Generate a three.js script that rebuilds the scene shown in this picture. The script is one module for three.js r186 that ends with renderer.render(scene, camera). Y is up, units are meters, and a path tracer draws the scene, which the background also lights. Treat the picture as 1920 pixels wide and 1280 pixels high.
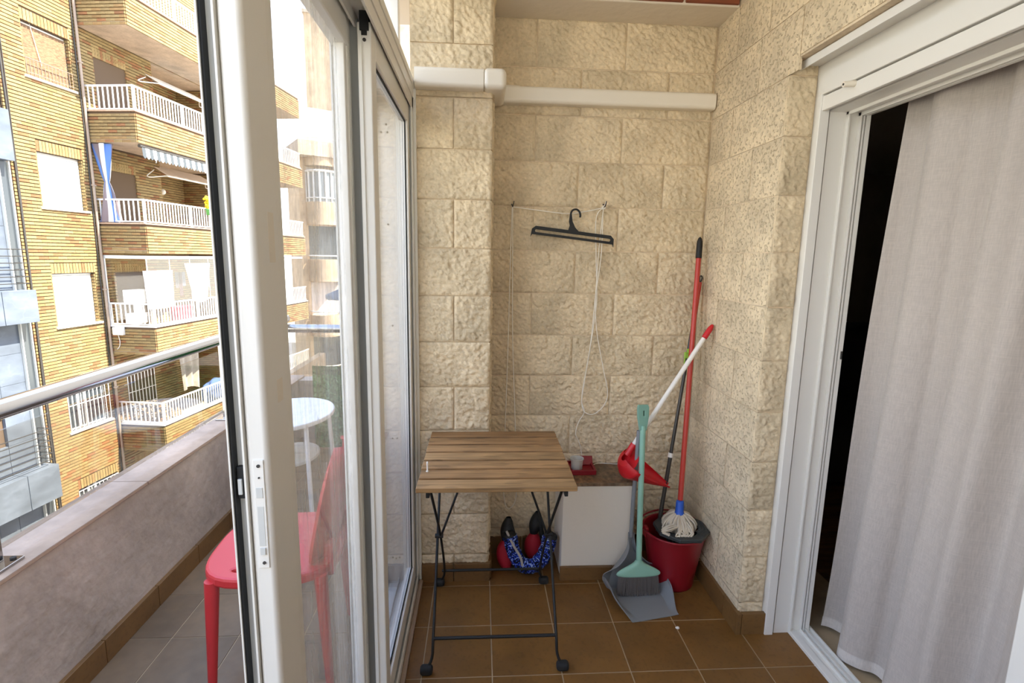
import * as THREE from 'three';
import { mergeGeometries } from 'three/addons/utils/BufferGeometryUtils.js';
import { RoundedBoxGeometry } from 'three/addons/geometries/RoundedBoxGeometry.js';
import { ImprovedNoise } from 'three/addons/math/ImprovedNoise.js';

// ---------------------------------------------------------------- camera, sky, sun, exposure
const scene = new THREE.Scene();
const camera = new THREE.PerspectiveCamera(2 * Math.atan(640 / 968.17) * 180 / Math.PI, 1.5, 0.05, 300);
camera.position.set(-1.0604, 1.495, 2.4488);
camera.rotation.set(-0.16164, -0.0632, 0.01705, 'YXZ');
scene.add(camera);

const SKY_STRENGTH = 0.80, SUN_STRENGTH = 3.2;
{ // clear sky: blue overhead, paler towards the horizon, the same all the way round
  const w = 64, h = 128, d = new Float32Array(w * h * 4);
  for (let y = 0; y < h; y++) {
    const el = ((y + 0.5) / h - 0.5) * Math.PI, t = Math.pow(Math.max(0, Math.sin(el)), 0.45);
    const c = [1.04 + (0.30 - 1.04) * t, 1.02 + (0.47 - 1.02) * t, 0.88 + (0.84 - 0.88) * t];
    for (let x = 0; x < w; x++) { const o = (y * w + x) * 4; d[o] = c[0] * SKY_STRENGTH; d[o + 1] = c[1] * SKY_STRENGTH; d[o + 2] = c[2] * SKY_STRENGTH; d[o + 3] = 1; }
  }
  const t = new THREE.DataTexture(d, w, h, THREE.RGBAFormat, THREE.FloatType);
  t.mapping = THREE.EquirectangularReflectionMapping; t.magFilter = THREE.LinearFilter; t.minFilter = THREE.LinearFilter; t.needsUpdate = true;
  scene.background = t; scene.environment = t;
}
const sun = new THREE.DirectionalLight(new THREE.Color(1.0, 0.93, 0.77), SUN_STRENGTH);
sun.position.set(-11 + 0.60 * 40, 0.795 * 40, -13 - 0.02 * 40); sun.target.position.set(-11, 0, -13);
sun.castShadow = true; sun.shadow.mapSize.set(4096, 4096);
Object.assign(sun.shadow.camera, { left: -22, right: 22, top: 22, bottom: -22, near: 1, far: 110 });
scene.add(sun, sun.target);

const renderer = new THREE.WebGLRenderer({ antialias: true });
renderer.toneMapping = THREE.LinearToneMapping;
renderer.toneMappingExposure = 6.8;
renderer.shadowMap.enabled = true;

// ---------------------------------------------------------------- helpers
const V = (x, y, z) => new THREE.Vector3(x, y, z);
const PI = Math.PI;
function mulberry(a) { return () => { a = (a + 0x6d2b79f5) | 0; let t = Math.imul(a ^ (a >>> 15), 1 | a); t = (t + Math.imul(t ^ (t >>> 7), 61 | t)) ^ t; return ((t ^ (t >>> 14)) >>> 0) / 4294967296; }; }
const rnd = mulberry(20240611);
const rr = (a, b) => a + (b - a) * rnd();
const perlin = new ImprovedNoise();
const smooth = (a, b, x) => { const t = Math.min(1, Math.max(0, (x - a) / (b - a))); return t * t * (3 - 2 * t); };

// periodic value noise for textures
function lattice(seed) { const r = mulberry(seed), t = new Float32Array(4096); for (let i = 0; i < 4096; i++) t[i] = r(); return t; }
const LAT = lattice(77);
function vnoise(x, y, px, py) {
  const xi = Math.floor(x), yi = Math.floor(y), fx = x - xi, fy = y - yi;
  const at = (a, b) => LAT[(((a % px + px) % px) * 73 + ((b % py + py) % py) * 179 + px * 31) & 4095];
  const u = fx * fx * (3 - 2 * fx), v = fy * fy * (3 - 2 * fy);
  return (at(xi, yi) * (1 - u) + at(xi + 1, yi) * u) * (1 - v) + (at(xi, yi + 1) * (1 - u) + at(xi + 1, yi + 1) * u) * v;
}
function fbm(u, v, fx, fy, oct) { let s = 0, a = 0.5, n = 0; for (let i = 0; i < oct; i++) { s += a * vnoise(u * fx, v * fy, fx, fy); n += a; a *= 0.5; fx *= 2; fy *= 2; } return s / n; }
function tex(w, h, f, srgb, rx = 1, ry = 1) {   // f(u, v) -> [r, g, b] or number, 0..1; rx, ry repeats per metre of uv
  const d = new Uint8Array(w * h * 4);
  for (let y = 0; y < h; y++) for (let x = 0; x < w; x++) {
    const c = f((x + 0.5) / w, (y + 0.5) / h), o = (y * w + x) * 4, a = Array.isArray(c) ? c : [c, c, c];
    for (let k = 0; k < 3; k++) d[o + k] = Math.max(0, Math.min(255, Math.round(a[k] * 255)));
    d[o + 3] = 255;
  }
  const t = new THREE.DataTexture(d, w, h, THREE.RGBAFormat);
  t.wrapS = t.wrapT = THREE.RepeatWrapping; t.magFilter = THREE.LinearFilter; t.minFilter = THREE.LinearMipmapLinearFilter; t.generateMipmaps = true;
  if (srgb) t.colorSpace = THREE.SRGBColorSpace;
  t.repeat.set(rx, ry); t.needsUpdate = true; return t;
}
const lin = (r, g, b) => new THREE.Color().setRGB(r, g, b);
function mat(c, o = {}) { const M = (o.transmission !== undefined || o.clearcoat !== undefined || o.sheen !== undefined) ? THREE.MeshPhysicalMaterial : THREE.MeshStandardMaterial; return new M({ color: Array.isArray(c) ? lin(...c) : c, roughness: 0.6, metalness: 0, ...o }); }

function boxUV(g, ou = 0, ov = 0) {   // uv in metres, picked by the way a face points
  const p = g.attributes.position, n = g.attributes.normal, uv = new Float32Array(p.count * 2);
  for (let i = 0; i < p.count; i++) {
    const ax = Math.abs(n.getX(i)), ay = Math.abs(n.getY(i)), az = Math.abs(n.getZ(i));
    let u, v;
    if (ay >= ax && ay >= az) { u = p.getX(i); v = p.getZ(i); } else if (ax >= az) { u = p.getZ(i); v = p.getY(i); } else { u = p.getX(i); v = p.getY(i); }
    uv[2 * i] = u + ou; uv[2 * i + 1] = v + ov;
  }
  g.setAttribute('uv', new THREE.BufferAttribute(uv, 2)); return g;
}
const bx = (x0, x1, y0, y1, z0, z1) => boxUV(new THREE.BoxGeometry(x1 - x0, y1 - y0, z1 - z0).translate((x0 + x1) / 2, (y0 + y1) / 2, (z0 + z1) / 2));
const rb = (x0, x1, y0, y1, z0, z1, r = 0.003, s = 2) => boxUV(new RoundedBoxGeometry(x1 - x0, y1 - y0, z1 - z0, s, r).translate((x0 + x1) / 2, (y0 + y1) / 2, (z0 + z1) / 2));
function rod(a, b, r, r2 = r, seg = 12) {
  a = V(...a); b = V(...b); const d = b.clone().sub(a), L = d.length();
  const g = new THREE.CylinderGeometry(r2, r, L, seg); g.applyQuaternion(new THREE.Quaternion().setFromUnitVectors(V(0, 1, 0), d.normalize())); g.translate((a.x + b.x) / 2, (a.y + b.y) / 2, (a.z + b.z) / 2); return g;
}
function tube(pts, r, seg = 0, rad = 8, closed = false) { const c = new THREE.CatmullRomCurve3(pts.map((p) => V(...p)), closed, 'centripetal'); return new THREE.TubeGeometry(c, seg || pts.length * 8, r, rad, closed); }
const lathe = (pts, seg = 40) => new THREE.LatheGeometry(pts.map((p) => new THREE.Vector2(...p)), seg);
function merge(list) {
  const gs = list.map((g) => { let q = g.index ? g.toNonIndexed() : g; for (const k of Object.keys(q.attributes)) if (!['position', 'normal', 'uv', 'color'].includes(k)) q.deleteAttribute(k); if (!q.attributes.uv) boxUV(q); return q; });
  const hasC = gs.some((g) => g.attributes.color);
  if (hasC) for (const g of gs) if (!g.attributes.color) g.setAttribute('color', new THREE.BufferAttribute(new Float32Array(g.attributes.position.count * 3).fill(1), 3));
  return mergeGeometries(gs, false);
}
const names = new Map();
function numbered(n) { const k = names.get(n) || 0; names.set(n, k + 1); return k ? n + '_' + String(k).padStart(3, '0') : n; }
function prep(o) { o.castShadow = true; o.receiveShadow = true; return o; }
function part(name, geo, m, parent, label, kind) {
  const o = prep(new THREE.Mesh(Array.isArray(geo) ? merge(geo) : geo, m)); o.name = name;
  if (label) o.userData.label = label; if (kind) o.userData.kind = kind;
  parent.add(o); return o;
}
function group(name, parent) { const o = new THREE.Group(); o.name = name; parent.add(o); return o; }
function tag(o, label, category, grp) { o.userData.label = label; o.userData.category = category; if (grp) o.userData.group = grp; return o; }
function thing(name, label, category, pos = [0, 0, 0], turn = 0, grp) {
  const o = new THREE.Group(); o.name = numbered(name); o.position.set(...pos); o.rotation.y = turn; scene.add(o); return tag(o, label, category, grp);
}
function solo(name, geo, m, label, category, grp) { const o = part(numbered(name), geo, m, scene); return tag(o, label, category, grp); }
function struct(name, label, category) { const o = new THREE.Group(); o.name = name; o.userData = { kind: 'structure', label, category }; scene.add(o); return o; }
function paint(g, c) { const n = g.attributes.position.count, a = new Float32Array(n * 3); for (let i = 0; i < n; i++) { a[3 * i] = c[0]; a[3 * i + 1] = c[1]; a[3 * i + 2] = c[2]; } g.setAttribute('color', new THREE.BufferAttribute(a, 3)); return g; }
function extrude(pts, depth, bevel = 0, holes = []) {
  const s = new THREE.Shape(pts.map((p) => new THREE.Vector2(...p)));
  for (const h of holes) s.holes.push(new THREE.Path(h.map((p) => new THREE.Vector2(...p))));
  return new THREE.ExtrudeGeometry(s, { depth, bevelEnabled: bevel > 0, bevelSize: bevel, bevelThickness: bevel, bevelSegments: 2, curveSegments: 12 });
}
function roundRect(w, h, r, n = 6) { const p = []; for (const [cx, cy, a0] of [[w / 2 - r, h / 2 - r, 0], [-w / 2 + r, h / 2 - r, PI / 2], [-w / 2 + r, -h / 2 + r, PI], [w / 2 - r, -h / 2 + r, 1.5 * PI]]) for (let i = 0; i <= n; i++) { const a = a0 + i / n * PI / 2; p.push([cx + r * Math.cos(a), cy + r * Math.sin(a)]); } return p; }
function sheet(nu, nv, f, thick = 0) {   // parametric sheet f(u, v) -> [x, y, z]; closed slab when thick > 0
  const pos = [], uv = [], idx = []; const P = [];
  for (let j = 0; j <= nv; j++) for (let i = 0; i <= nu; i++) { const p = f(i / nu, j / nv); P.push(p); pos.push(...p); uv.push(i / nu, j / nv); }
  const W = nu + 1;
  for (let j = 0; j < nv; j++) for (let i = 0; i < nu; i++) { const a = j * W + i; idx.push(a, a + 1, a + W, a + 1, a + W + 1, a + W); }
  let g = new THREE.BufferGeometry(); g.setAttribute('position', new THREE.Float32BufferAttribute(pos, 3)); g.setAttribute('uv', new THREE.Float32BufferAttribute(uv, 2)); g.setIndex(idx); g.computeVertexNormals();
  if (!thick) return g;
  const n = g.attributes.normal, pos2 = [...pos], uv2 = [...uv, ...uv], idx2 = [...idx], K = P.length;
  for (let i = 0; i < K; i++) pos2.push(P[i][0] - n.getX(i) * thick, P[i][1] - n.getY(i) * thick, P[i][2] - n.getZ(i) * thick);
  for (let k = 0; k < idx.length; k += 3) idx2.push(idx[k] + K, idx[k + 2] + K, idx[k + 1] + K);
  const rim = []; for (let i = 0; i < nu; i++) rim.push([i, i + 1]); for (let j = 0; j < nv; j++) rim.push([j * W + nu, (j + 1) * W + nu]); for (let i = nu; i > 0; i--) rim.push([nv * W + i, nv * W + i - 1]); for (let j = nv; j > 0; j--) rim.push([j * W, (j - 1) * W]);
  for (const [a, b] of rim) idx2.push(a, a + K, b, b, a + K, b + K);
  g = new THREE.BufferGeometry(); g.setAttribute('position', new THREE.Float32BufferAttribute(pos2, 3)); g.setAttribute('uv', new THREE.Float32BufferAttribute(uv2, 2)); g.setIndex(idx2); g = g.toNonIndexed(); g.computeVertexNormals();
  return g;
}

// ---------------------------------------------------------------- materials
const T = {};
T.stone = tex(512, 512, (u, v) => { const s = 0.80 + 0.22 * fbm(u, v, 6, 6, 5) + 0.10 * (fbm(u, v, 90, 90, 2) - 0.5); const d = smooth(0.68, 0.80, fbm(u + 0.3, v, 90, 90, 2)) * 0.045; return [s - d, s - d * 1.1, s * 0.985 - d * 1.2]; }, true, 1.1, 1.1);
T.stoneB = tex(512, 512, (u, v) => 0.55 * fbm(u, v, 28, 28, 4) + 0.45 * Math.abs(fbm(u, v, 14, 18, 3) - 0.5) * 2, false, 2.2, 2.2);
T.pit = tex(512, 512, (u, v) => { const a = fbm(u, v, 64, 64, 2), b = fbm(u + 0.5, v + 0.2, 24, 24, 3); return 0.7 + 0.25 * b - 0.7 * smooth(0.62, 0.80, a); }, false, 2.0, 2.0);
T.tile = tex(512, 512, (u, v) => { const s = 0.82 + 0.26 * fbm(u, v, 5, 5, 5) - 0.06 * smooth(0.6, 0.8, fbm(u, v, 70, 70, 2)); return [s, s * 0.99, s * 0.97]; }, true, 1.4, 1.4);
T.tileR = tex(256, 256, (u, v) => 0.55 + 0.5 * fbm(u, v, 7, 7, 4), false, 1.9, 1.9);
T.grime = tex(512, 512, (u, v) => { const s = 0.70 + 0.32 * fbm(u, v, 4, 4, 5) + 0.10 * fbm(u, v, 40, 40, 3) - 0.05; return [s, s * 0.985, s * 0.97]; }, true, 0.7, 0.7);
T.grimeB = tex(512, 512, (u, v) => fbm(u, v, 24, 24, 4), false, 1.2, 1.2);
T.wood = tex(1024, 256, (u, v) => { const g = fbm(u, v, 3, 40, 4), k = fbm(u, v, 5, 6, 3), s = 0.62 + 0.30 * g + 0.24 * k - 0.12 * smooth(0.62, 0.75, fbm(u, v + 0.4, 6, 14, 2)); return [s, s * 0.955, s * 0.89]; }, true, 1.6, 3.2);
T.ledge = tex(512, 512, (u, v) => { const s = 0.5 + 0.5 * fbm(u, v, 30, 18, 4); const r = fbm(u + 0.4, v, 6, 5, 3); return [s * (0.9 + 0.2 * r), s * 0.9, s * (0.85 - 0.1 * r)]; }, true, 2.5, 2.5);
T.linen = tex(512, 512, (u, v) => { const a = fbm(u, v, 256, 16, 2), b = fbm(u, v, 16, 256, 2), s = 0.86 + 0.09 * a + 0.07 * b; return [s, s, s]; }, true, 3.4, 3.4);
T.steel = tex(256, 64, (u, v) => 0.3 + 0.4 * fbm(u, v, 6, 32, 3), false, 1, 4);
T.marble = tex(512, 512, (u, v) => { const s = 0.66 + 0.30 * fbm(u, v, 5, 9, 5) + 0.04 * smooth(0.47, 0.5, fbm(u, v, 4, 6, 4)) * smooth(0.53, 0.5, fbm(u, v, 4, 6, 4)); return [s * 0.97, s, s * 1.05]; }, true, 0.4, 0.4);
T.streak = tex(512, 512, (u, v) => { const a = fbm(u, v, 90, 4, 3), b = fbm(u, v, 20, 10, 4), c = fbm(u, v, 200, 60, 2); return Math.max(0, 0.20 + 0.55 * (a - 0.35) + 0.35 * (b - 0.4) + 0.25 * (c - 0.4)); }, false, 1.1, 0.8);
T.towel = tex(256, 256, (u, v) => { const a = fbm(u, v, 30, 26, 2); return a > 0.66 ? [0.62, 0.70, 0.85] : a > 0.46 ? [0.10, 0.22, 0.66] : [0.02, 0.03, 0.08]; }, true, 5, 5);
T.blind = tex(512, 512, (u, v) => { const a = fbm(u, v, 24, 200, 2), s = 0.62 + 0.5 * (a - 0.4); return [s, s * 0.93, s * 0.86]; }, true, 0.8, 0.8);
T.leaf = tex(256, 256, (u, v) => { const a = fbm(u, v, 40, 40, 3); return [0.30 + 0.5 * a, 0.55 + 0.5 * a, 0.35 + 0.3 * a]; }, true, 3, 3);

const M = {
  stone: mat([0.85, 0.69, 0.475], { map: T.stone, bumpMap: T.stoneB, bumpScale: 0.009, roughness: 0.95 }),
  stone2: mat([0.82, 0.66, 0.45], { map: T.stone, bumpMap: T.stoneB, bumpScale: 0.009, roughness: 0.95 }),
  smoothStone: mat([0.88, 0.72, 0.505], { map: T.stone, bumpMap: T.pit, bumpScale: 0.006, roughness: 0.95 }),
  mortar: mat([0.84, 0.68, 0.49], { map: T.stone, bumpMap: T.stoneB, bumpScale: 0.002, roughness: 1 }),
  soffit: mat([0.76, 0.67, 0.54], { bumpMap: T.grimeB, bumpScale: 0.002, roughness: 0.9 }),
  redBrick: mat([0.34, 0.10, 0.045], { map: T.grime, bumpMap: T.stoneB, bumpScale: 0.003, roughness: 0.95 }),
  tile: [0.98, 1.06, 1.0, 0.92].map((k) => mat([0.20 * k, 0.092 * k, 0.021 * k], { map: T.tile, roughnessMap: T.tileR, roughness: 0.62 })),
  terraceTile: [1, 0.93, 1.05].map((k) => mat([0.25 * k, 0.162 * k, 0.085 * k], { map: T.grime, roughnessMap: T.tileR, roughness: 0.7 })),
  grout: mat([0.58, 0.44, 0.27], { roughness: 1, map: T.grime }),
  skirt: mat([0.19, 0.098, 0.032], { map: T.tile, roughness: 0.5 }),
  alu: mat([0.78, 0.75, 0.69], { roughness: 0.38 }),
  aluGrey: mat([0.58, 0.58, 0.55], { roughness: 0.4 }),
  duct: mat([0.80, 0.73, 0.61], { roughness: 0.35 }),
  black: mat([0.008, 0.008, 0.008], { roughness: 0.6 }),
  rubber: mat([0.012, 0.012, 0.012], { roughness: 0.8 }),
  darkHole: mat([0.05, 0.045, 0.04], { roughness: 0.9 }),
  glass: mat([1, 1, 1], { transmission: 1, thickness: 0, roughness: 0.0, ior: 1.5 }),
  film: mat([0.62, 0.58, 0.50], { roughness: 1, transparent: true, alphaMap: T.streak, opacity: 0.72, side: THREE.DoubleSide }),
  tinted: mat([0.86, 0.84, 0.80], { transmission: 1, thickness: 0, roughness: 0.0 }),
  plaster: mat([0.60, 0.52, 0.46], { map: T.grime, bumpMap: T.grimeB, bumpScale: 0.004, roughness: 0.95 }),
  coping: mat([0.56, 0.42, 0.32], { map: T.grime, bumpMap: T.grimeB, bumpScale: 0.003, roughness: 0.9 }),
  white: mat([0.79, 0.72, 0.61], { bumpMap: T.grimeB, bumpScale: 0.001, roughness: 0.85 }),
  ledgeTop: mat([0.34, 0.26, 0.18], { map: T.ledge, roughness: 0.55 }),
  wood: [[0.45, 0.275, 0.13], [0.41, 0.245, 0.112], [0.47, 0.30, 0.145], [0.37, 0.215, 0.095]].map((c) => mat(c, { map: T.wood, bumpMap: T.wood, bumpScale: 0.001, roughness: 0.6 })),
  rope: mat([0.82, 0.76, 0.66], { roughness: 0.95 }),
  red: mat([0.60, 0.012, 0.018], { roughness: 0.38 }),
  darkRed: mat([0.235, 0.005, 0.012], { roughness: 0.4 }),
  poleRed: mat([0.50, 0.045, 0.03], { roughness: 0.35 }),
  whitePole: mat([0.85, 0.81, 0.74], { roughness: 0.35 }),
  mint: mat([0.27, 0.50, 0.385], { roughness: 0.42 }),
  mintDark: mat([0.20, 0.38, 0.29], { roughness: 0.45 }),
  panGrey: mat([0.235, 0.245, 0.255], { roughness: 0.5, side: THREE.DoubleSide }),
  bristle: mat([0.16, 0.14, 0.13], { roughness: 0.8 }),
  blue: mat([0.02, 0.10, 0.52], { roughness: 0.4 }),
  strand: mat([0.62, 0.54, 0.42], { roughness: 1 }),
  wringer: mat([0.035, 0.040, 0.040], { roughness: 0.5 }),
  poleDark: mat([0.06, 0.055, 0.05], { roughness: 0.3, metalness: 0.4 }),
  chrome: mat([0.42, 0.41, 0.41], { roughness: 0.22, metalness: 1, roughnessMap: T.steel }),
  green: mat([0.30, 0.52, 0.06], { roughness: 0.6 }),
  chair: mat([0.50, 0.027, 0.030], { roughness: 0.42 }),
  linen: mat([0.69, 0.61, 0.545], { map: T.linen, transmission: 0.22, thickness: 0, roughness: 1, side: THREE.DoubleSide }),
  hem: mat([0.74, 0.67, 0.61], { map: T.linen, roughness: 1, side: THREE.DoubleSide }),
  roomWall: mat([0.52, 0.47, 0.40], { roughness: 0.95 }),
  roomFloor: mat([0.25, 0.14, 0.07], { map: T.wood, roughness: 0.6 }),
  sofa: mat([0.045, 0.04, 0.04], { roughness: 0.8 }),
  towel: mat([1, 1, 1], { map: T.towel, roughness: 1, bumpMap: T.towel, bumpScale: 0.004 }),
  shoeRed: mat([0.40, 0.004, 0.02], { roughness: 0.7 }),
  frost: mat([0.86, 0.86, 0.82], { transmission: 0.55, thickness: 0, roughness: 0.35 }),
  wax: mat([0.62, 0.48, 0.38], { roughness: 0.7 }),
  hedge: mat([0.09, 0.22, 0.085], { map: T.leaf, roughness: 0.9 }),
  brickV: mat([1, 1, 1], { vertexColors: true, roughness: 0.9, map: T.grime }),
  joint: mat([0.12, 0.08, 0.05], { roughness: 1 }),
  slab: mat([0.72, 0.60, 0.48], { roughness: 0.9, map: T.grime }),
  copingB: mat([0.72, 0.52, 0.38], { roughness: 0.9, map: T.grime }),
  shutterW: mat([0.86, 0.85, 0.82], { roughness: 0.55 }),
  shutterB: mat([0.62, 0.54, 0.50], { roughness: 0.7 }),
  blind: mat([0.50, 0.34, 0.22], { map: T.blind, roughness: 0.95 }),
  railW: mat([0.84, 0.82, 0.79], { roughness: 0.5 }),
  iron: mat([0.30, 0.20, 0.15], { roughness: 0.6 }),
  windowDark: mat([0.06, 0.07, 0.08], { roughness: 0.12 }),
  sill: mat([0.80, 0.76, 0.70], { roughness: 0.7 }),
  pipe: mat([0.36, 0.27, 0.20], { roughness: 0.6 }),
  cable: mat([0.05, 0.045, 0.04], { roughness: 0.6 }),
  stripes: mat([1, 1, 1], { vertexColors: true, roughness: 0.9 }),
  canvas: mat([0.74, 0.62, 0.53], { roughness: 0.95 }),
  cloth: mat([0.78, 0.78, 0.80], { roughness: 1, side: THREE.DoubleSide }),
  clothGrey: mat([0.62, 0.58, 0.53], { roughness: 1, side: THREE.DoubleSide, map: T.grime }),
  marble: mat([0.21, 0.235, 0.27], { map: T.marble, roughness: 0.45 }),
  stucco: mat([0.80, 0.60, 0.40], { roughness: 0.95, map: T.grime }),
  asphalt: mat([0.16, 0.155, 0.15], { roughness: 0.95, map: T.grime }),
  yellow: mat([0.85, 0.62, 0.03], { roughness: 0.7 }),
  leafG: mat([0.10, 0.30, 0.07], { roughness: 0.7 }),
};

// ---------------------------------------------------------------- split-face blocks
const blockCache = new Map();
function blockGeo(w, h, kind, variant) {
  const key = [w.toFixed(3), h.toFixed(3), kind, variant].join();
  if (blockCache.has(key)) return blockCache.get(key);
  const rough = kind === 'split', cell = rough ? 0.0062 : 0.02, ins = 0.0022, W = w - 2 * ins, H = h - 2 * ins;
  const nx = Math.max(6, Math.round(W / cell)), ny = Math.max(6, Math.round(H / cell)), sd = variant * 17.31 + w * 91.7;
  const g = sheet(nx, ny, (u, v) => {
    const x = (u - 0.5) * W, y = (v - 0.5) * H, e = Math.min(x + W / 2, W / 2 - x, y + H / 2, H / 2 - y);
    let z;
    if (rough) {
      const wx = x + 0.012 * perlin.noise(x * 18 + sd, y * 18, 1.7), wy = y + 0.012 * perlin.noise(x * 18, y * 18 + sd, 4.1);
      const n = 0.0045 * perlin.noise(wx * 10 + sd, wy * 12, sd) + 0.0060 * (0.5 - 1.6 * Math.abs(perlin.noise(wx * 34 + sd, wy * 40, 2.2))) + 0.0055 * perlin.noise(wx * 70, wy * 78, sd) + 0.0040 * perlin.noise(wx * 130, wy * 140, sd);
      z = smooth(-0.001, 0.009, e) * (0.0045 + n);
    } else z = smooth(-0.001, 0.004, e) * (0.0022 + 0.0012 * perlin.noise(x * 9 + sd, y * 9, sd));
    return [x, y, z + 0.002];
  });
  const q = g.attributes.uv, ou = variant * 0.37, ov = variant * 0.71;
  for (let i = 0; i < q.count; i++) q.setXY(i, q.getX(i) * W + ou, q.getY(i) * H + ov);
  // side returns
  const sides = []; const P = g.attributes.position, S = nx + 1;
  const loop = []; for (let i = 0; i < nx; i++) loop.push(i); for (let j = 0; j < ny; j++) loop.push(j * S + nx); for (let i = nx; i > 0; i--) loop.push(ny * S + i); for (let j = ny; j > 0; j--) loop.push(j * S);
  const sp = []; for (let k = 0; k < loop.length; k++) { const a = loop[k], b = loop[(k + 1) % loop.length], A = [P.getX(a), P.getY(a), P.getZ(a)], B = [P.getX(b), P.getY(b), P.getZ(b)], A0 = [A[0], A[1], -0.008], B0 = [B[0], B[1], -0.008]; sp.push(...A, ...A0, ...B, ...B, ...A0, ...B0); }
  const sg = new THREE.BufferGeometry(); sg.setAttribute('position', new THREE.Float32BufferAttribute(sp, 3)); sg.computeVertexNormals(); boxUV(sg); sides.push(sg);
  const out = merge([g, ...sides]); blockCache.set(key, out); return out;
}
let blockN = 0;
function addBlock(parent, x0, x1, y0, y1, kind, m, name = 'block') {
  const w = x1 - x0, h = y1 - y0; if (w < 0.025 || h < 0.02) return;
  const o = part(name, blockGeo(w, h, kind, blockN++ % 6), m, parent); o.position.set((x0 + x1) / 2, (y0 + y1) / 2, 0);
  return o;
}
const CL = (k) => 2.128 - 0.2 * k;   // bed joints shared by all block walls

// ---------------------------------------------------------------- block walls
const wallBack = struct('wall_back', 'cream split-face block wall behind the clothes line and hanger', 'wall');
part('mortar_bed', bx(-1.33, 0.30, -0.02, 2.60, -0.30, -0.001), M.mortar, wallBack);
for (let k = -2; k <= 10; k++) {
  const y1 = CL(k), y0 = Math.max(0.0, CL(k + 1)), even = k % 2 === 0;
  const joints = even ? [-1.02, -0.815, -0.418, -0.004] : [-1.02, -0.612, -0.212, -0.004];
  for (let i = 0; i + 1 < joints.length; i++) addBlock(wallBack, joints[i], joints[i + 1], y0, y1, 'split', rnd() < 0.5 ? M.stone : M.stone2);
}
const wallPillar = struct('wall_pillar', 'projecting cream block pillar beside the sliding window', 'pillar');
part('core', bx(-1.345, -1.02, -0.02, 2.60, -0.02, 0.218), M.mortar, wallPillar);
{
  const front = group('front_face', wallPillar); front.position.z = 0.222;
  const side = group('side_face', wallPillar); side.position.x = -1.016; side.rotation.y = PI / 2;
  for (let k = -2; k <= 10; k++) {
    const y1 = CL(k), y0 = Math.max(0.0, CL(k + 1)), two = Math.abs(k) % 2 === 0;
    if (two) { addBlock(front, -1.345, -1.173, y0, y1, 'split', M.stone); addBlock(front, -1.173, -1.014, y0, y1, 'split', M.stone2); } else addBlock(front, -1.345, -1.014, y0, y1, 'split', rnd() < 0.5 ? M.stone : M.stone2);
    addBlock(side, -0.218, -0.012, y0, y1, 'split', M.stone);
  }
}
const wallRight = struct('wall_right', 'cream block wall to the right, smooth blocks with pitted faces', 'wall');
part('mortar_bed', bx(0.001, 0.128, -0.02, 2.60, -0.02, 0.606), M.mortar, wallRight);
part('lintel_bed', bx(0.001, 0.45, 2.17, 2.60, 0.606, 3.6), M.mortar, wallRight);
part('inner_core', bx(0.128, 0.295, -0.02, 2.60, -0.30, 0.585), M.mortar, wallRight);
{
  const face = group('face', wallRight); face.rotation.y = -PI / 2;
  for (let k = -2; k <= 10; k++) {
    const y1 = CL(k), y0 = Math.max(0.0, CL(k + 1)), even = k % 2 === 0;
    const long = k < 0;
    const js = long ? (even ? [0.004, 0.20, 0.45, 0.87, 1.27, 1.67, 2.07, 2.47, 2.87, 3.27, 3.6] : [0.004, 0.40, 0.66, 1.06, 1.46, 1.86, 2.26, 2.66, 3.06, 3.6]) : even ? [0.004, 0.21, 0.614] : [0.004, 0.40, 0.614];
    for (let i = 0; i + 1 < js.length; i++) addBlock(face, js[i], js[i + 1], k === -1 && js[i] > 0.6 ? 2.175 : y0, y1, 'smooth', M.smoothStone);
    if (k < 0) continue;
  }
  const rev = group('reveal', wallRight); rev.position.z = 0.608;
  for (let k = -1; k <= 10; k++) { const y1 = Math.min(2.168, CL(k)), y0 = Math.max(0, CL(k + 1)); addBlock(rev, -0.006, 0.099, y0, y1, 'split', rnd() < 0.5 ? M.stone : M.stone2); }
}
const wallRear = struct('wall_rear', 'end wall of the enclosed balcony under an added window', 'wall');
part('panel', bx(-1.5, 0.45, -0.02, 1.25, 3.6, 3.75), M.mortar, wallRear);
const addedWindow = struct('window_2', 'unseen white framed end window added to brighten the enclosed balcony', 'window');  // unseen glazing, added to let sky light in from behind the camera
part('frame', [bx(-1.48, 0.0, 1.25, 1.30, 3.64, 3.70), bx(-1.48, 0.0, 2.55, 2.60, 3.64, 3.70)], M.alu, addedWindow);
for (const x of [-1.48, -1.0, -0.52, -0.05]) part('mullion', bx(x, x + 0.05, 1.30, 2.55, 3.64, 3.70), M.alu, addedWindow);
for (const x of [-1.43, -0.95, -0.47]) part('glass_pane', bx(x, x + 0.43, 1.30, 2.55, 3.668, 3.672), M.glass, addedWindow);
part('pier', bx(0.0, 0.45, 1.25, 2.60, 3.6, 3.75), M.mortar, addedWindow);
// ceiling: plastered beam over the back wall, bricks behind it
const ceiling = struct('ceiling', 'plastered ceiling with a cream beam and red bricks', 'ceiling');
part('slab', bx(-1.50, 0.60, 2.60, 2.95, -0.30, 3.75), M.soffit, ceiling);
part('beam', rb(-1.018, 0.0, 2.526, 2.615, -0.002, 0.186, 0.003), M.soffit, ceiling);
for (let i = 0; i < 5; i++) part('brick', rb(-1.01 + i * 0.235 - 0.16, -1.01 + i * 0.235 + 0.065, 2.534, 2.598, 0.12, 0.196, 0.004), M.redBrick, ceiling).position.x = 0;
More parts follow.
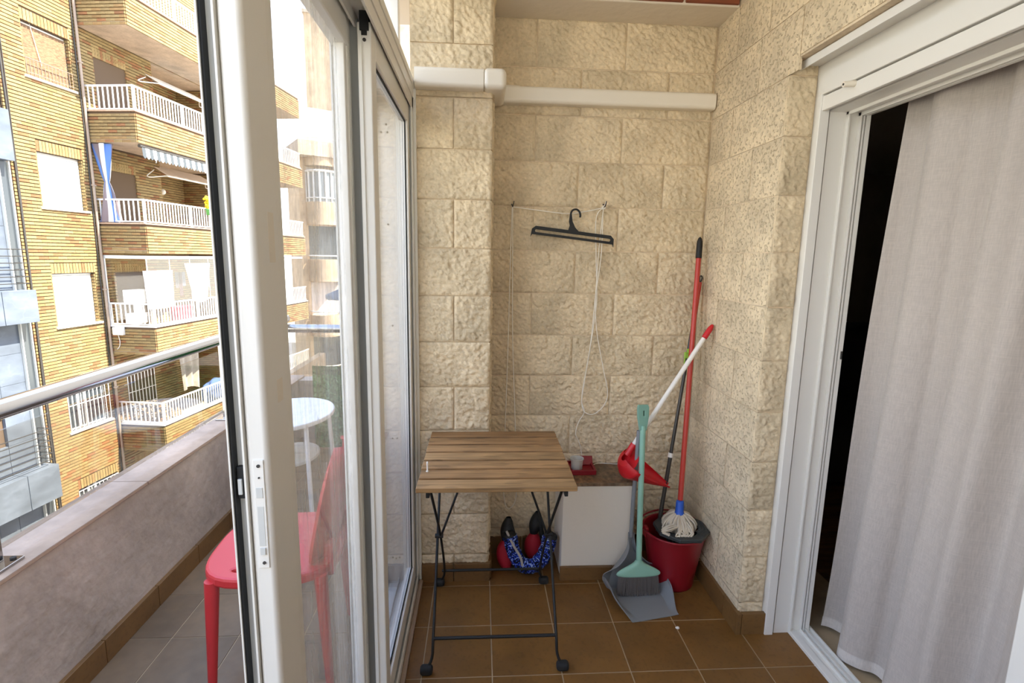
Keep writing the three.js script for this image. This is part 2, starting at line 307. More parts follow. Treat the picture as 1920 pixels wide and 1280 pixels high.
// unseen storeys of our own block, added to keep the sun off the terrace
const addedUpper = struct('wall_added_upper', 'unseen upper storeys of the home building added to shade the terrace', 'wall');
part('storeys', bx(-0.2, 6.0, 2.96, 7.5, -14, 12), M.soffit, addedUpper);
const wallCore = struct('wall_core', 'body of the home building beyond the back wall', 'wall');
part('roof', bx(0.45, 6.15, 2.70, 2.95, -4.15, 3.9), M.soffit, wallCore); part('body', bx(-1.33, 0.45, -14.0, 2.94, -14, -0.31), M.soffit, wallCore);

// ---------------------------------------------------------------- floors
const floor = struct('floor', 'glossy brown square tile floor of the enclosed balcony', 'floor');
part('bed', bx(-1.50, 0.60, -0.30, -0.0018, -0.02, 3.7), M.grout, floor);
const PX = 0.2548, PZ = 0.2625, tileG = [0, 1, 2, 3].map((i) => boxUV(new RoundedBoxGeometry(PX - 0.004, 0.014, PZ - 0.004, 1, 0.0015), i * 0.31, i * 0.17));
for (let i = -2; i < 6; i++) for (let j = -2; j < 12; j++) {
  const x0 = -1.262 + i * PX, z0 = 0.0145 + j * PZ, xa = Math.max(x0, -1.318), xb = Math.min(x0 + PX, 0.235), za = Math.max(z0, 0.004), zb = Math.min(z0 + PZ, 3.6);
  if (xb - xa < 0.02 || zb - za < 0.02) continue;
  const whole = xb - xa > PX - 0.001 && zb - za > PZ - 0.001, m = M.tile[(i * 7 + j * 5 + 40) % 4];
  if (whole) { const o = part('floor_tile', tileG[(i * 3 + j + 20) % 4], m, floor); o.position.set(x0 + PX / 2, -0.007, z0 + PZ / 2); } else part('floor_tile', rb(xa + 0.002, xb - 0.002, -0.014, 0, za + 0.002, zb - 0.002, 0.0015, 1), m, floor);
}
const floorTerrace = struct('floor_terrace', 'dull brown tile floor of the open terrace by the parapet', 'floor');
part('bed', bx(-2.60, -1.50, -0.30, -0.0025, -1.62, 4.2), M.grout, floorTerrace);
for (let i = -1; i < 4; i++) for (let j = -7; j < 14; j++) {
  const x0 = -2.258 + i * PX, z0 = 0.035 + j * PZ, xa = Math.max(x0, -2.43), xb = Math.min(x0 + PX, -1.475);
  if (xb - xa < 0.02) continue;
  part('terrace_tile', rb(xa + 0.002, xb - 0.002, -0.014, 0, z0 + 0.002, z0 + PZ - 0.002, 0.0015, 1), M.terraceTile[(i + j * 2 + 30) % 3], floorTerrace);
}
// skirting tiles
function skirtRun(s, pts, h) { for (const [x0, x1, z0, z1] of pts) part('skirting_tile', rb(x0, x1, 0, h, z0, z1, 0.002, 1), M.skirt, s); }
const sb = struct('baseboard_back', 'brown tile skirting along the back wall, pillar and ledge', 'skirting');
skirtRun(sb, [[-1.32, -1.175, 0.224, 0.244], [-1.172, -1.006, 0.224, 0.244], [-1.004, -0.84, 0.0, 0.022], [-0.837, -0.69, 0.0, 0.022], [-1.014, -0.998, 0.022, 0.222], [-0.345, -0.17, 0.0, 0.022], [-0.168, -0.02, 0.0, 0.022]], 0.088);
skirtRun(sb, [[-0.678, -0.425, 0.238, 0.256], [-0.422, -0.346, 0.238, 0.256]], 0.066);
const sr = struct('baseboard_right', 'brown tile skirting turning the corner of the right wall', 'skirting');
skirtRun(sr, [[-0.018, 0.002, 0.024, 0.255], [-0.018, 0.002, 0.258, 0.512], [-0.018, 0.002, 0.515, 0.634]], 0.092);
skirtRun(sr, [[0.004, 0.108, 0.616, 0.634]], 0.092);

// ---------------------------------------------------------------- terrace parapet, rail
const parapet = struct('wall_parapet', 'low plastered terrace parapet with a flat coping', 'parapet');
part('body', bx(-2.592, -2.43, -0.30, 0.545, -1.60, 4.2), M.plaster, parapet);
part('end_wall', bx(-2.43, -1.33, -0.30, 0.545, -1.60, -1.46), M.plaster, parapet);
for (const [a, b] of [[-1.60, 0.348], [0.351, 2.30], [2.303, 4.2]]) part('coping_slab', rb(-2.598, -2.424, 0.542, 0.557, a, b, 0.003), M.coping, parapet);
const addedEndWall = struct('wall_added_end', 'unseen cream wall added at the near end of the terrace to block sky light', 'wall');  // unseen wall, added to hold back sky light from behind
part('panel', bx(-2.62, -1.50, -0.30, 2.95, 4.2, 4.35), M.mortar, addedEndWall);
const sp = struct('baseboard_terrace', 'brown tile skirting at the foot of the terrace parapet', 'skirting');
for (let j = -5; j < 14; j++) part('skirting_tile', rb(-2.432, -2.414, 0, 0.095, 0.055 + j * 0.315, 0.055 + j * 0.315 + 0.312, 0.002, 1), M.skirt, sp);

const railing = thing('terrace_railing', 'polished steel tube handrail with glass panes on the parapet', 'railing');
part('handrail', rod([-2.50, 1.018, 4.2], [-2.50, 1.018, -1.46], 0.031, 0.031, 28), M.chrome, railing, 'round polished steel handrail');
part('end_handrail', rod([-2.50, 0.95, -1.42], [-1.35, 0.95, -1.42], 0.031, 0.031, 28), M.chrome, railing);
for (const z of [2.38, 0.945, -0.49]) {
  const p = part('post', [rb(-2.512, -2.492, 0.565, 1.0, z - 0.022, z + 0.022, 0.003), rb(-2.508, -2.496, 0.97, 1.005, z - 0.015, z + 0.015, 0.002)], M.chrome, railing);
  part('base_plate', rb(-2.545, -2.452, 0.557, 0.566, z - 0.045, z + 0.045, 0.002), M.chrome, p);
  for (const dz of [-0.028, 0.028]) part('bolt', new THREE.CylinderGeometry(0.008, 0.008, 0.005, 10).translate(-2.472, 0.568, z + dz), M.darkHole, p);
}
for (const [a, b] of [[-1.46, -0.52], [-0.46, 0.915], [0.975, 2.35]]) part('glass_pane', bx(-2.505, -2.497, 0.60, 0.955, a, b), M.tinted, railing);
part('end_glass_pane', bx(-2.45, -1.40, 0.60, 0.90, -1.425, -1.418), M.tinted, railing);

// ---------------------------------------------------------------- sliding window on the left
const win = struct('window_1', 'white aluminium sliding window frame between balcony and terrace', 'window');
{
  const z0 = 0.236, z1 = 3.12;
  part('sill', rb(-1.334, -1.316, -0.005, 0.012, z0, 3.6, 0.003), M.coping, win);
  part('track', [bx(-1.48, -1.334, -0.005, 0.012, z0, z1), bx(-1.340, -1.334, 0.0, 0.042, z0, z1), bx(-1.394, -1.388, 0.0, 0.034, z0, z1), bx(-1.367, -1.362, 0.0, 0.030, z0, z1), bx(-1.427, -1.422, 0.0, 0.030, z0, z1), bx(-1.48, -1.474, 0.0, 0.045, z0, z1)], M.alu, win);
  for (const [a, b, s] of [[0.224, 0.246, 1], [3.12, 3.145, -1]]) part('jamb', [bx(-1.48, -1.334, 0.0, 2.14, a, b), ...[-1.48, -1.394, -1.340].map((x) => bx(x, x + 0.006, 0.0, 2.14, s > 0 ? b : a - 0.02, s > 0 ? b + 0.02 : a))], M.alu, win);
  for (const [x, y] of [[-1.45, 0.13], [-1.435, 0.125], [-1.42, 0.13], [-1.44, 0.70], [-1.42, 0.70], [-1.43, 1.20], [-1.44, 1.62], [-1.46, 1.98], [-1.435, 1.98], [-1.44, 2.01]]) part('screw', new THREE.CylinderGeometry(0.004, 0.004, 0.003, 10).rotateX(PI / 2).translate(x, y, 0.247), M.darkHole, win);
  part('header', [bx(-1.48, -1.330, 2.112, 2.15, z0, z1), bx(-1.340, -1.334, 2.075, 2.112, z0, z1), bx(-1.394, -1.388, 2.08, 2.112, z0, z1), bx(-1.48, -1.474, 2.075, 2.112, z0, z1)], M.alu, win);
  part('cover_strip', rb(-1.334, -1.322, 0.012, 2.155, 0.228, 0.240, 0.002), M.alu, win);
  part('transom', rb(-1.47, -1.325, 2.15, 2.175, z0, z1, 0.003), M.alu, win);
  for (const z of [0.232, 0.97, 1.70, 2.41, 3.10]) part('upper_mullion', rb(-1.44, -1.38, 2.175, 2.56, z, z + 0.045, 0.003), M.alu, win);
  part('upper_rail', rb(-1.44, -1.38, 2.555, 2.60, z0, z1, 0.003), M.alu, win);
  for (const [a, b] of [[0.277, 0.97], [1.015, 1.70], [1.745, 2.41], [2.455, 3.10]]) part('upper_pane', bx(-1.412, -1.408, 2.175, 2.555, a, b), M.glass, win);
  part('rear_infill', bx(-1.48, -1.34, 0.0, 2.60, 3.145, 3.6), M.mortar, win);
}
{ // inner panel next to the pillar
  const p = thing('sliding_window_panel', 'white sliding window panel against the block pillar', 'window panel');
  const xa = -1.383, xb = -1.347, z0 = 0.252, z1 = 0.982, y0 = 0.040, y1 = 2.088;
  part('near_stile', [rb(xa, xb, y0, y1, z1 - 0.062, z1, 0.004), bx(xa + 0.004, xa + 0.012, y0 + 0.01, y1 - 0.03, z1, z1 + 0.005)], M.alu, p);
  part('far_stile', rb(xa, xb, y0, y1, z0, z0 + 0.05, 0.004), M.alu, p);
  part('top_rail', rb(xa, xb, y1 - 0.075, y1, z0 + 0.05, z1 - 0.062, 0.004), M.alu, p);
  part('bottom_rail', rb(xa, xb, y0, y0 + 0.075, z0 + 0.05, z1 - 0.062, 0.004), M.alu, p);
  part('glass_pane', bx(-1.367, -1.363, y0 + 0.06, y1 - 0.06, z0 + 0.04, z1 - 0.05), M.glass, p);
  part('gasket', [bx(-1.361, -1.356, y0 + 0.075, y1 - 0.075, z0 + 0.048, z0 + 0.053), bx(-1.361, -1.356, y1 - 0.08, y1 - 0.074, z0 + 0.05, z1 - 0.06), bx(-1.361, -1.356, y0 + 0.074, y0 + 0.08, z0 + 0.05, z1 - 0.06)], M.rubber, p);
  const st = part('dark_track_gap', [bx(-1.375, -1.352, 2.066, 2.112, z1 - 0.02, z1 + 0.006), bx(-1.371, -1.357, 2.055, 2.068, z1 - 0.01, z1 + 0.004)], M.rubber, p, 'dark track gap at the head of the stile painted as a black piece');  // black piece painting the shade of the header track gap
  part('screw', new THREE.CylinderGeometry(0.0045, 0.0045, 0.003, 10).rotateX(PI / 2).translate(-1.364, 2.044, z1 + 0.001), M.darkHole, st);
}
{ // outer panel, its edge with the lock turned to the room
  const p = thing('sliding_window_panel', 'white sliding window panel with the lock plate on its edge', 'window panel');
  const z1 = 1.632, y0 = 0.032, y1 = 2.10;
  part('lock_stile', [rb(-1.436, -1.400, y0, y1, 1.535, z1, 0.009, 4), bx(-1.4395, -1.4365, y0, y1, 1.535, z1 + 0.004), bx(-1.463, -1.4605, y0, y1, 1.545, z1 + 0.002)], M.alu, p);
  part('stile_channel', bx(-1.4565, -1.4395, y0, y1, 1.535, z1 - 0.016), M.aluGrey, p, 'grey hollow channel in the panel edge');
  part('seal', bx(-1.4605, -1.4565, y0, y1, 1.54, z1 - 0.001), M.rubber, p, 'black rubber seal');
  part('glazing_bead', rb(-1.436, -1.409, y0 + 0.05, y1 - 0.05, 1.492, 1.537, 0.003), M.alu, p);
  part('rear_stile', [rb(-1.448, -1.405, y0, y1, 0.925, 0.985, 0.004), bx(-1.452, -1.448, y0, y1, 0.93, 0.99), rb(-1.436, -1.410, y0 + 0.05, y1 - 0.05, 0.983, 1.010, 0.003), bx(-1.410, -1.406, y0, y1, 0.986, 0.992)], M.alu, p);
  part('rear_seal', bx(-1.405, -1.384, y0, y1, 0.950, 0.966), mat([0.24, 0.24, 0.23], { roughness: 0.7 }), p, 'dark brush seal');
  part('top_rail', rb(-1.448, -1.403, y1 - 0.075, y1, 0.985, 1.535, 0.004), M.alu, p);
  part('bottom_rail', rb(-1.448, -1.403, y0, y0 + 0.075, 0.985, 1.535, 0.004), M.alu, p);
  const pane = part('glass_pane', bx(-1.428, -1.424, y0 + 0.06, y1 - 0.06, 1.0, 1.50), M.glass, p);
  const dust = new THREE.PlaneGeometry(0.48, y1 - y0 - 0.15).rotateY(PI / 2).translate(-1.4235, (y0 + y1) / 2, 1.252);
  { const uv = dust.attributes.uv; for (let i = 0; i < uv.count; i++) uv.setXY(i, uv.getX(i) * 0.48, uv.getY(i) * 1.92); }
  part('dust_film', dust, M.film, pane, 'dried streaks of rain dirt on the pane');
  const lp = part('lock_plate', [rb(-1.4255, -1.4085, 0.975, 1.165, z1 - 0.002, z1 + 0.0022, 0.001)], M.alu, p, 'long white lock plate');
  part('finger_pull', [rb(-1.4225, -1.412, 1.015, 1.085, z1 + 0.0015, z1 + 0.0026, 0.0004)], M.aluGrey, lp);
  part('bolt_slot', [rb(-1.4225, -1.412, 1.10, 1.118, z1 + 0.0015, z1 + 0.003, 0.0004), bx(-1.421, -1.413, 1.0, 1.012, z1 + 0.001, z1 + 0.0045)], M.aluGrey, lp);
  for (const y of [1.155, 1.135, 0.985]) part('screw', new THREE.CylinderGeometry(y === 1.135 ? 0.0016 : 0.0028, y === 1.135 ? 0.0016 : 0.0028, 0.002, 10).rotateX(PI / 2).translate(-1.4165, y, z1 + 0.0026), M.darkHole, lp);
  const latch = part('latch', [rb(-1.456, -1.4395, 1.095, 1.15, z1 - 0.017, z1 - 0.006, 0.002)], M.rubber, p, 'black latch in the channel');
  part('latch_tongue', rb(-1.4535, -1.447, 1.103, 1.13, z1 - 0.008, z1 - 0.003, 0.001), M.aluGrey, latch);
  part('tape_scrap', rb(-1.4008, -1.3996, 1.245, 1.285, 1.558, 1.582, 0.0003), M.white, p, 'torn scrap of white tape');
  part('tape_scrap', rb(-1.4008, -1.3996, 1.48, 1.56, 1.558, 1.582, 0.0003), M.white, p, 'torn scrap of white tape');
}

// ---------------------------------------------------------------- balcony door on the right
const door = struct('door_1', 'white aluminium sliding door frame on the right', 'door');
{
  const H = 2.012;
  part('jamb_flange', rb(0.100, 0.134, 0.0, H + 0.05, 0.600, 0.640, 0.002), M.alu, door, 'white shutter guide');
  part('guide_slot', bx(0.134, 0.144, 0.0, H, 0.590, 0.612), M.rubber, door);  // black strip painting the shade inside the guide gap
  part('jamb', [bx(0.144, 0.206, 0.0, H, 0.585, 0.628), rb(0.204, 0.212, 0.0, H, 0.585, 0.640, 0.002), bx(0.212, 0.252, 0.0, H, 0.585, 0.626), rb(0.250, 0.256, 0.0, H, 0.585, 0.638, 0.001), bx(0.256, 0.262, 0.0, H, 0.585, 0.618), rb(0.262, 0.268, 0.0, H, 0.585, 0.636, 0.001), bx(0.268, 0.274, 0.0, H, 0.585, 0.618), rb(0.274, 0.290, 0.0, H, 0.585, 0.634, 0.001)], M.alu, door);
  part('lock_keep', rb(0.282, 0.288, 1.14, 1.17, 0.632, 0.637, 0.0008), M.darkHole, door);
  part('head', [bx(0.140, 0.205, H - 0.002, H + 0.03, 0.6, 3.5), rb(0.204, 0.212, H - 0.012, H + 0.02, 0.6, 3.5, 0.002), bx(0.212, 0.250, H - 0.002, H + 0.03, 0.6, 3.5), rb(0.250, 0.256, H - 0.014, H + 0.02, 0.6, 3.5, 0.001), bx(0.256, 0.262, H, H + 0.03, 0.6, 3.5), rb(0.262, 0.268, H - 0.014, H + 0.02, 0.6, 3.5, 0.001), rb(0.268, 0.290, H - 0.010, H + 0.03, 0.6, 3.5, 0.001)], M.alu, door);
  part('threshold', [rb(0.205, 0.235, -0.004, 0.014, 0.59, 3.5, 0.003), bx(0.235, 0.31, -0.004, 0.008, 0.59, 3.5), bx(0.252, 0.257, 0.0, 0.020, 0.59, 3.5), bx(0.272, 0.277, 0.0, 0.020, 0.59, 3.5), bx(0.296, 0.302, 0.0, 0.022, 0.59, 3.5)], M.alu, door, 'ribbed aluminium bottom track');
  part('outer_jamb', bx(0.10, 0.30, 0.0, H + 0.05, 3.5, 3.6), M.alu, door);
}
{
  const s = thing('roller_shutter', 'white roller shutter drawn up under its drip strip over the door', 'shutter');
  part('fascia', rb(0.100, 0.150, 2.060, 2.162, 0.598, 3.5, 0.003), M.alu, s);
  part('drip_strip', rb(0.030, 0.150, 2.160, 2.168, 0.588, 3.5, 0.002), M.alu, s, 'projecting white drip strip');
  part('drip_lip', rb(0.028, 0.033, 2.142, 2.168, 0.588, 3.5, 0.001), M.alu, s);
  part('bottom_slat', rb(0.106, 0.122, 2.008, 2.056, 0.634, 3.49, 0.003), M.alu, s, 'lowest slat of the raised shutter');
  const k = part('stop', rod([0.108, 2.050, 0.79], [0.070, 2.046, 0.79], 0.010, 0.0085, 16), M.duct, s, 'small cream rubber stop');
  part('stop_screw', rod([0.0705, 2.046, 0.79], [0.0685, 2.046, 0.79], 0.0035, 0.0035, 8), M.darkHole, k);
}
{
  const p = thing('sliding_door_panel', 'white sliding door panel edge beside the hanging curtain', 'door panel');
  part('lock_stile', rb(0.195, 0.240, 0.022, 1.995, 1.436, 1.51, 0.005), M.alu, p);
  part('rear_stile', rb(0.195, 0.240, 0.022, 1.995, 2.85, 2.92, 0.005), M.alu, p);
  part('top_rail', rb(0.195, 0.240, 1.92, 1.995, 1.51, 2.85, 0.005), M.alu, p);
  part('bottom_rail', rb(0.195, 0.240, 0.022, 0.11, 1.51, 2.85, 0.005), M.alu, p);
  part('glass_pane', bx(0.215, 0.220, 0.10, 1.93, 1.50, 2.86), M.glass, p);
}
{ // living room behind the curtain: closed on all sides, daylight only through the door
  const room = struct('wall_room', 'unlit living room behind the curtain', 'room');
  part('far_wall', bx(6.0, 6.15, -0.05, 2.7, -4.15, 3.9), M.roomWall, room);
  part('end_wall', bx(0.45, 6.0, -0.05, 2.7, -4.15, -4.0), M.roomWall, room);
  part('end_wall', bx(0.45, 6.0, -0.05, 2.7, 3.75, 3.9), M.roomWall, room);
  part('room_ceiling', bx(0.45, 6.0, 2.60, 2.7, -4.0, 3.75), M.roomWall, room);
  part('room_floor', bx(0.60, 6.0, -0.15, -0.01, -4.0, 3.75), M.roomFloor, room);
  part('floor_strip', bx(0.31, 0.60, -0.15, -0.004, -0.30, 3.6), M.roomFloor, room);
  part('front_wall', bx(0.30, 0.45, -0.02, 2.17, 3.5, 3.75), M.roomWall, room);
}
{
  const so = thing('dark_sofa', 'dark sofa in the unlit room behind the curtain', 'sofa', [0.95, 0, -1.5]);
  part('seat', rb(0, 1.9, 0.06, 0.45, 0, 0.9, 0.05, 4), M.sofa, so);
  part('backrest', rb(0, 1.9, 0.40, 1.02, -0.10, 0.16, 0.05, 4), M.sofa, so);
  for (const x of [-0.18, 1.9]) part('armrest', rb(x, x + 0.18, 0.06, 0.66, -0.05, 0.9, 0.05, 4), M.sofa, so);
  for (const [x, z] of [[0.05, 0.05], [1.85, 0.05], [0.05, 0.85], [1.85, 0.85]]) part('foot', new THREE.CylinderGeometry(0.025, 0.02, 0.075, 12).translate(x, 0.0275, z), M.wood[3], so);
}
{ // curtain: folded linen hanging just inside the door
  const c = thing('linen_curtain', 'pale grey translucent linen curtain hanging in folds at the door', 'curtain');
  const zTop = (u) => 0.706 + u * 2.74, zBot = (u) => 0.598 + u * 2.86;
  const f = (u, v) => {   // v = 0 at the floor
    const y = 0.012 + v * 2.06, t = Math.pow(v, 0.9), z = zBot(u) * (1 - t) + zTop(u) * t;
    const q = u * 2.80, w = 0.6 + 0.4 * (1 - v);
    const ph = q * 22 * (1.25 - 0.22 * Math.min(q, 1.2)) + 0.9 * perlin.noise(q * 4, v * 0.7, 1.1), sn = Math.sin(ph), crest = Math.sign(sn) * Math.pow(Math.abs(sn), 0.7);
    const fold = 0.048 * crest * (0.55 + 0.45 * w) + 0.012 * Math.sin(q * 57 + 1.3 + 0.8 * v) * smooth(0, 0.35, q) + 0.026 * perlin.noise(q * 6, v * 1.1, 3.3) + 0.008 * w * perlin.noise(q * 20, v * 1.6, 7.7);
    return [0.362 + fold * (0.75 + 0.35 * (1 - v)), y, z + 0.010 * Math.cos(ph)];
  };
  const g = sheet(560, 60, f), uv = g.attributes.uv; for (let i = 0; i < uv.count; i++) uv.setXY(i, uv.getX(i) * 3.5, uv.getY(i) * 2.06);
  part('cloth', g, M.linen, c);
  const h = sheet(560, 3, (u, v) => { const p = f(u, v * 0.022); return [p[0] - 0.0015, p[1], p[2]]; }), hu = h.attributes.uv; for (let i = 0; i < hu.count; i++) hu.setXY(i, hu.getX(i) * 3.5, hu.getY(i) * 0.05);
  part('hem', h, M.hem, c, 'white stitched hem');
  part('curtain_rail', rb(0.36, 0.39, 2.075, 2.095, 0.60, 3.48, 0.004), M.alu, c);
}

// ---------------------------------------------------------------- cable duct
{
  const d = thing('cable_duct', 'white plastic cable duct running round the pillar and along the wall', 'duct');
  const prof = (w, h, r) => { const p = []; p.push([0, -h / 2], [0, h / 2]); for (let i = 0; i <= 6; i++) { const a = PI / 2 - i / 6 * PI / 2; p.push([w - r + r * Math.cos(a), h / 2 - r + r * Math.sin(a)]); } for (let i = 0; i <= 6; i++) { const a = -i / 6 * PI / 2; p.push([w - r + r * Math.cos(a), -h / 2 + r + r * Math.sin(a)]); } return p; };
  // shape x -> outwards (z), extruded along x
  const run = (x0, x1, y, zBase, w, h, r) => { const g = extrude(prof(w, h, r), x1 - x0); g.rotateY(-PI / 2); g.scale(1, 1, 1); g.rotateY(0); g.translate(x1, y, zBase); return boxUV(g); };
  part('pillar_run', run(-1.322, -1.052, 2.186, 0.228, 0.056, 0.074, 0.017), M.duct, d);
  part('elbow', rb(-1.054, -0.962, 2.147, 2.226, 0.03, 0.290, 0.022, 5), M.duct, d, 'rounded corner piece');
  part('collar', run(-1.006, -0.895, 2.20, 0.004, 0.055, 0.074, 0.016), M.duct, d);
  part('wall_run', run(-0.90, -0.012, 2.20, 0.004, 0.052, 0.069, 0.016), M.duct, d);
}

// ---------------------------------------------------------------- clothes line and hanger
const wy = (p) => p;
{
  const l = thing('clothes_line', 'thin white cord strung between two wall hooks with a long hanging loop', 'cord');
  part('cord', tube([[-0.918, 1.722, 0.032], [-0.80, 1.709, 0.034], [-0.655, 1.697, 0.036], [-0.58, 1.708, 0.036], [-0.497, 1.726, 0.032]], 0.0022, 60, 6), M.rope, l);
  part('hanging_loop', tube([[-0.917, 1.722, 0.03], [-0.921, 1.5, 0.026], [-0.926, 1.098, 0.03], [-0.934, 0.66, 0.028], [-0.938, 0.509, 0.028], [-0.934, 0.312, 0.03], [-0.914, 0.248, 0.032], [-0.887, 0.268, 0.03], [-0.873, 0.325, 0.028], [-0.884, 0.674, 0.028], [-0.904, 1.098, 0.028], [-0.911, 1.5, 0.026], [-0.914, 1.722, 0.03]], 0.0021, 160, 6), M.rope, l);
  for (const [x, y] of [[-0.918, 1.722], [-0.494, 1.731]]) part('hook', tube([[x, y + 0.012, 0.004], [x, y + 0.012, 0.024], [x + 0.003, y, 0.034], [x + 0.006, y + 0.012, 0.044], [x + 0.008, y + 0.024, 0.046]], 0.0025, 24, 6), M.poleDark, l);
  const t = thing('spare_cord', 'bundle of spare white cord hanging in loops from the right wall hook', 'cord');
  part('long_loop', tube([[-0.494, 1.731, 0.03], [-0.523, 1.697, 0.03], [-0.520, 1.507, 0.03], [-0.508, 1.307, 0.03], [-0.518, 1.179, 0.032], [-0.544, 0.969, 0.03], [-0.561, 0.822, 0.03], [-0.548, 0.755, 0.032], [-0.505, 0.741, 0.034], [-0.454, 0.782, 0.034], [-0.435, 0.836, 0.033], [-0.462, 0.97, 0.032], [-0.502, 1.153, 0.032], [-0.514, 1.307, 0.031], [-0.497, 1.507, 0.032], [-0.496, 1.702, 0.03]], 0.0021, 200, 6), M.rope, t);
  part('short_loop', tube([[-0.496, 1.725, 0.034], [-0.505, 1.60, 0.03], [-0.516, 1.31, 0.03], [-0.530, 1.08, 0.03], [-0.552, 0.90, 0.03], [-0.560, 0.80, 0.03], [-0.546, 0.753, 0.03], [-0.572, 0.698, 0.026], [-0.583, 0.638, 0.024], [-0.562, 0.588, 0.024], [-0.550, 0.53, 0.03], [-0.553, 0.490, 0.06]], 0.0021, 120, 6), M.rope, t);
  part('knot', [0, 1, 2].map((i) => tube([[-0.502, 1.728 - i * 0.003, 0.03], [-0.495, 1.722, 0.040], [-0.488, 1.729 - i * 0.002, 0.034], [-0.494, 1.735, 0.028]], 0.0024, 20, 6, true)), M.rope, t);
  part('loose_end', tube([[-0.494, 1.733, 0.032], [-0.488, 1.745, 0.036], [-0.486, 1.756, 0.036]], 0.002, 12, 6), M.rope, t);
}
{
  const h = thing('clothes_hanger', 'black plastic trouser hanger hooked on the white cord', 'hanger', [-0.636, 1.597, 0.046]);
  h.rotation.z = -0.108;
  const outer = [[-0.194, -0.027], [-0.190, 0.008], [-0.175, 0.0215], [0.175, 0.0215], [0.190, 0.008], [0.194, -0.027], [0.189, -0.0145], [-0.189, -0.0145]];
  const hole = []; for (const p of roundRect(0.356, 0.0155, 0.007, 5)) hole.push([p[0], p[1] + 0.0015]);
  part('bar', extrude(outer, 0.005, 0.0015, [hole]).translate(0, 0, -0.0025), M.black, h);
  part('neck', extrude([[-0.024, 0.018], [-0.020, 0.045], [-0.026, 0.062], [-0.026, 0.092], [-0.019, 0.092], [-0.012, 0.064], [0.004, 0.038], [0.028, 0.018]], 0.005, 0.0012).translate(0, 0, -0.0025), M.black, h);
  part('hook', tube([[-0.0225, 0.086, 0], [-0.0225, 0.102, 0], [-0.016, 0.114, 0], [0, 0.119, 0], [0.014, 0.111, 0], [0.021, 0.096, 0], [0.021, 0.086, 0]], 0.0045, 40, 10), M.black, h);
}

// ---------------------------------------------------------------- stone-topped ledge and what lies on it
{
  const l = thing('low_ledge', 'white plastered ledge with a worn brown stone top', 'ledge');
  part('body', rb(-0.672, -0.348, 0.0, 0.462, 0.002, 0.236, 0.004), M.white, l);
  part('stone_top', rb(-0.676, -0.344, 0.462, 0.480, 0.002, 0.242, 0.003), M.ledgeTop, l, 'brown speckled stone slab');
}
{
  const a = thing('ashtray', 'red plastic dish on the stone ledge behind the table', 'dish', [-0.566, 0.480, 0.095]);
  const sq = (s, r) => { const p = []; for (let i = 0; i < 24; i++) { const t = i / 24 * 2 * PI, k = s / Math.max(Math.abs(Math.cos(t)), Math.abs(Math.sin(t))) * 0.86 + s * 0.14; p.push([Math.cos(t) * k, Math.sin(t) * k]); } return p; };
  part('tray', (() => { const g = extrude(sq(0.062, 0.01), 0.006, 0.003); g.rotateX(-PI / 2); return g.translate(0, 0.003, 0); })(), M.darkRed, a);
  part('rim', (() => { const g = extrude(sq(0.064), 0.012, 0.001, [sq(0.055).reverse()]); g.rotateX(-PI / 2); return g.translate(0, 0.010, 0); })(), M.darkRed, a);
  part('back_panel', (() => { const g = rb(-0.03, 0.03, 0, 0.045, -0.004, 0.004, 0.003); g.rotateX(-0.5); return g.translate(0.035, 0.012, -0.03); })(), M.darkRed, a);
  const j = thing('glass_jar', 'small clear glass candle jar standing in the red dish', 'jar', [-0.588, 0.4895, 0.105]);
  part('glass', lathe([[0, 0], [0.024, 0], [0.027, 0.004], [0.028, 0.035], [0.030, 0.048], [0.033, 0.052], [0.033, 0.056], [0.030, 0.056], [0.0275, 0.05], [0.0255, 0.035], [0.0245, 0.006], [0, 0.006]], 32), M.frost, j);
  part('candle_wax', lathe([[0, 0.007], [0.0235, 0.007], [0.0245, 0.028], [0, 0.028]], 24), M.wax, j);
  solo('loose_cord', tube([[-0.50, 0.492, 0.07], [-0.486, 0.486, 0.04], [-0.462, 0.4835, 0.024], [-0.42, 0.4835, 0.026], [-0.37, 0.4835, 0.034], [-0.352, 0.486, 0.03]], 0.0022, 60, 6), M.rope, 'piece of white cord lying along the back of the stone ledge', 'cord');
}

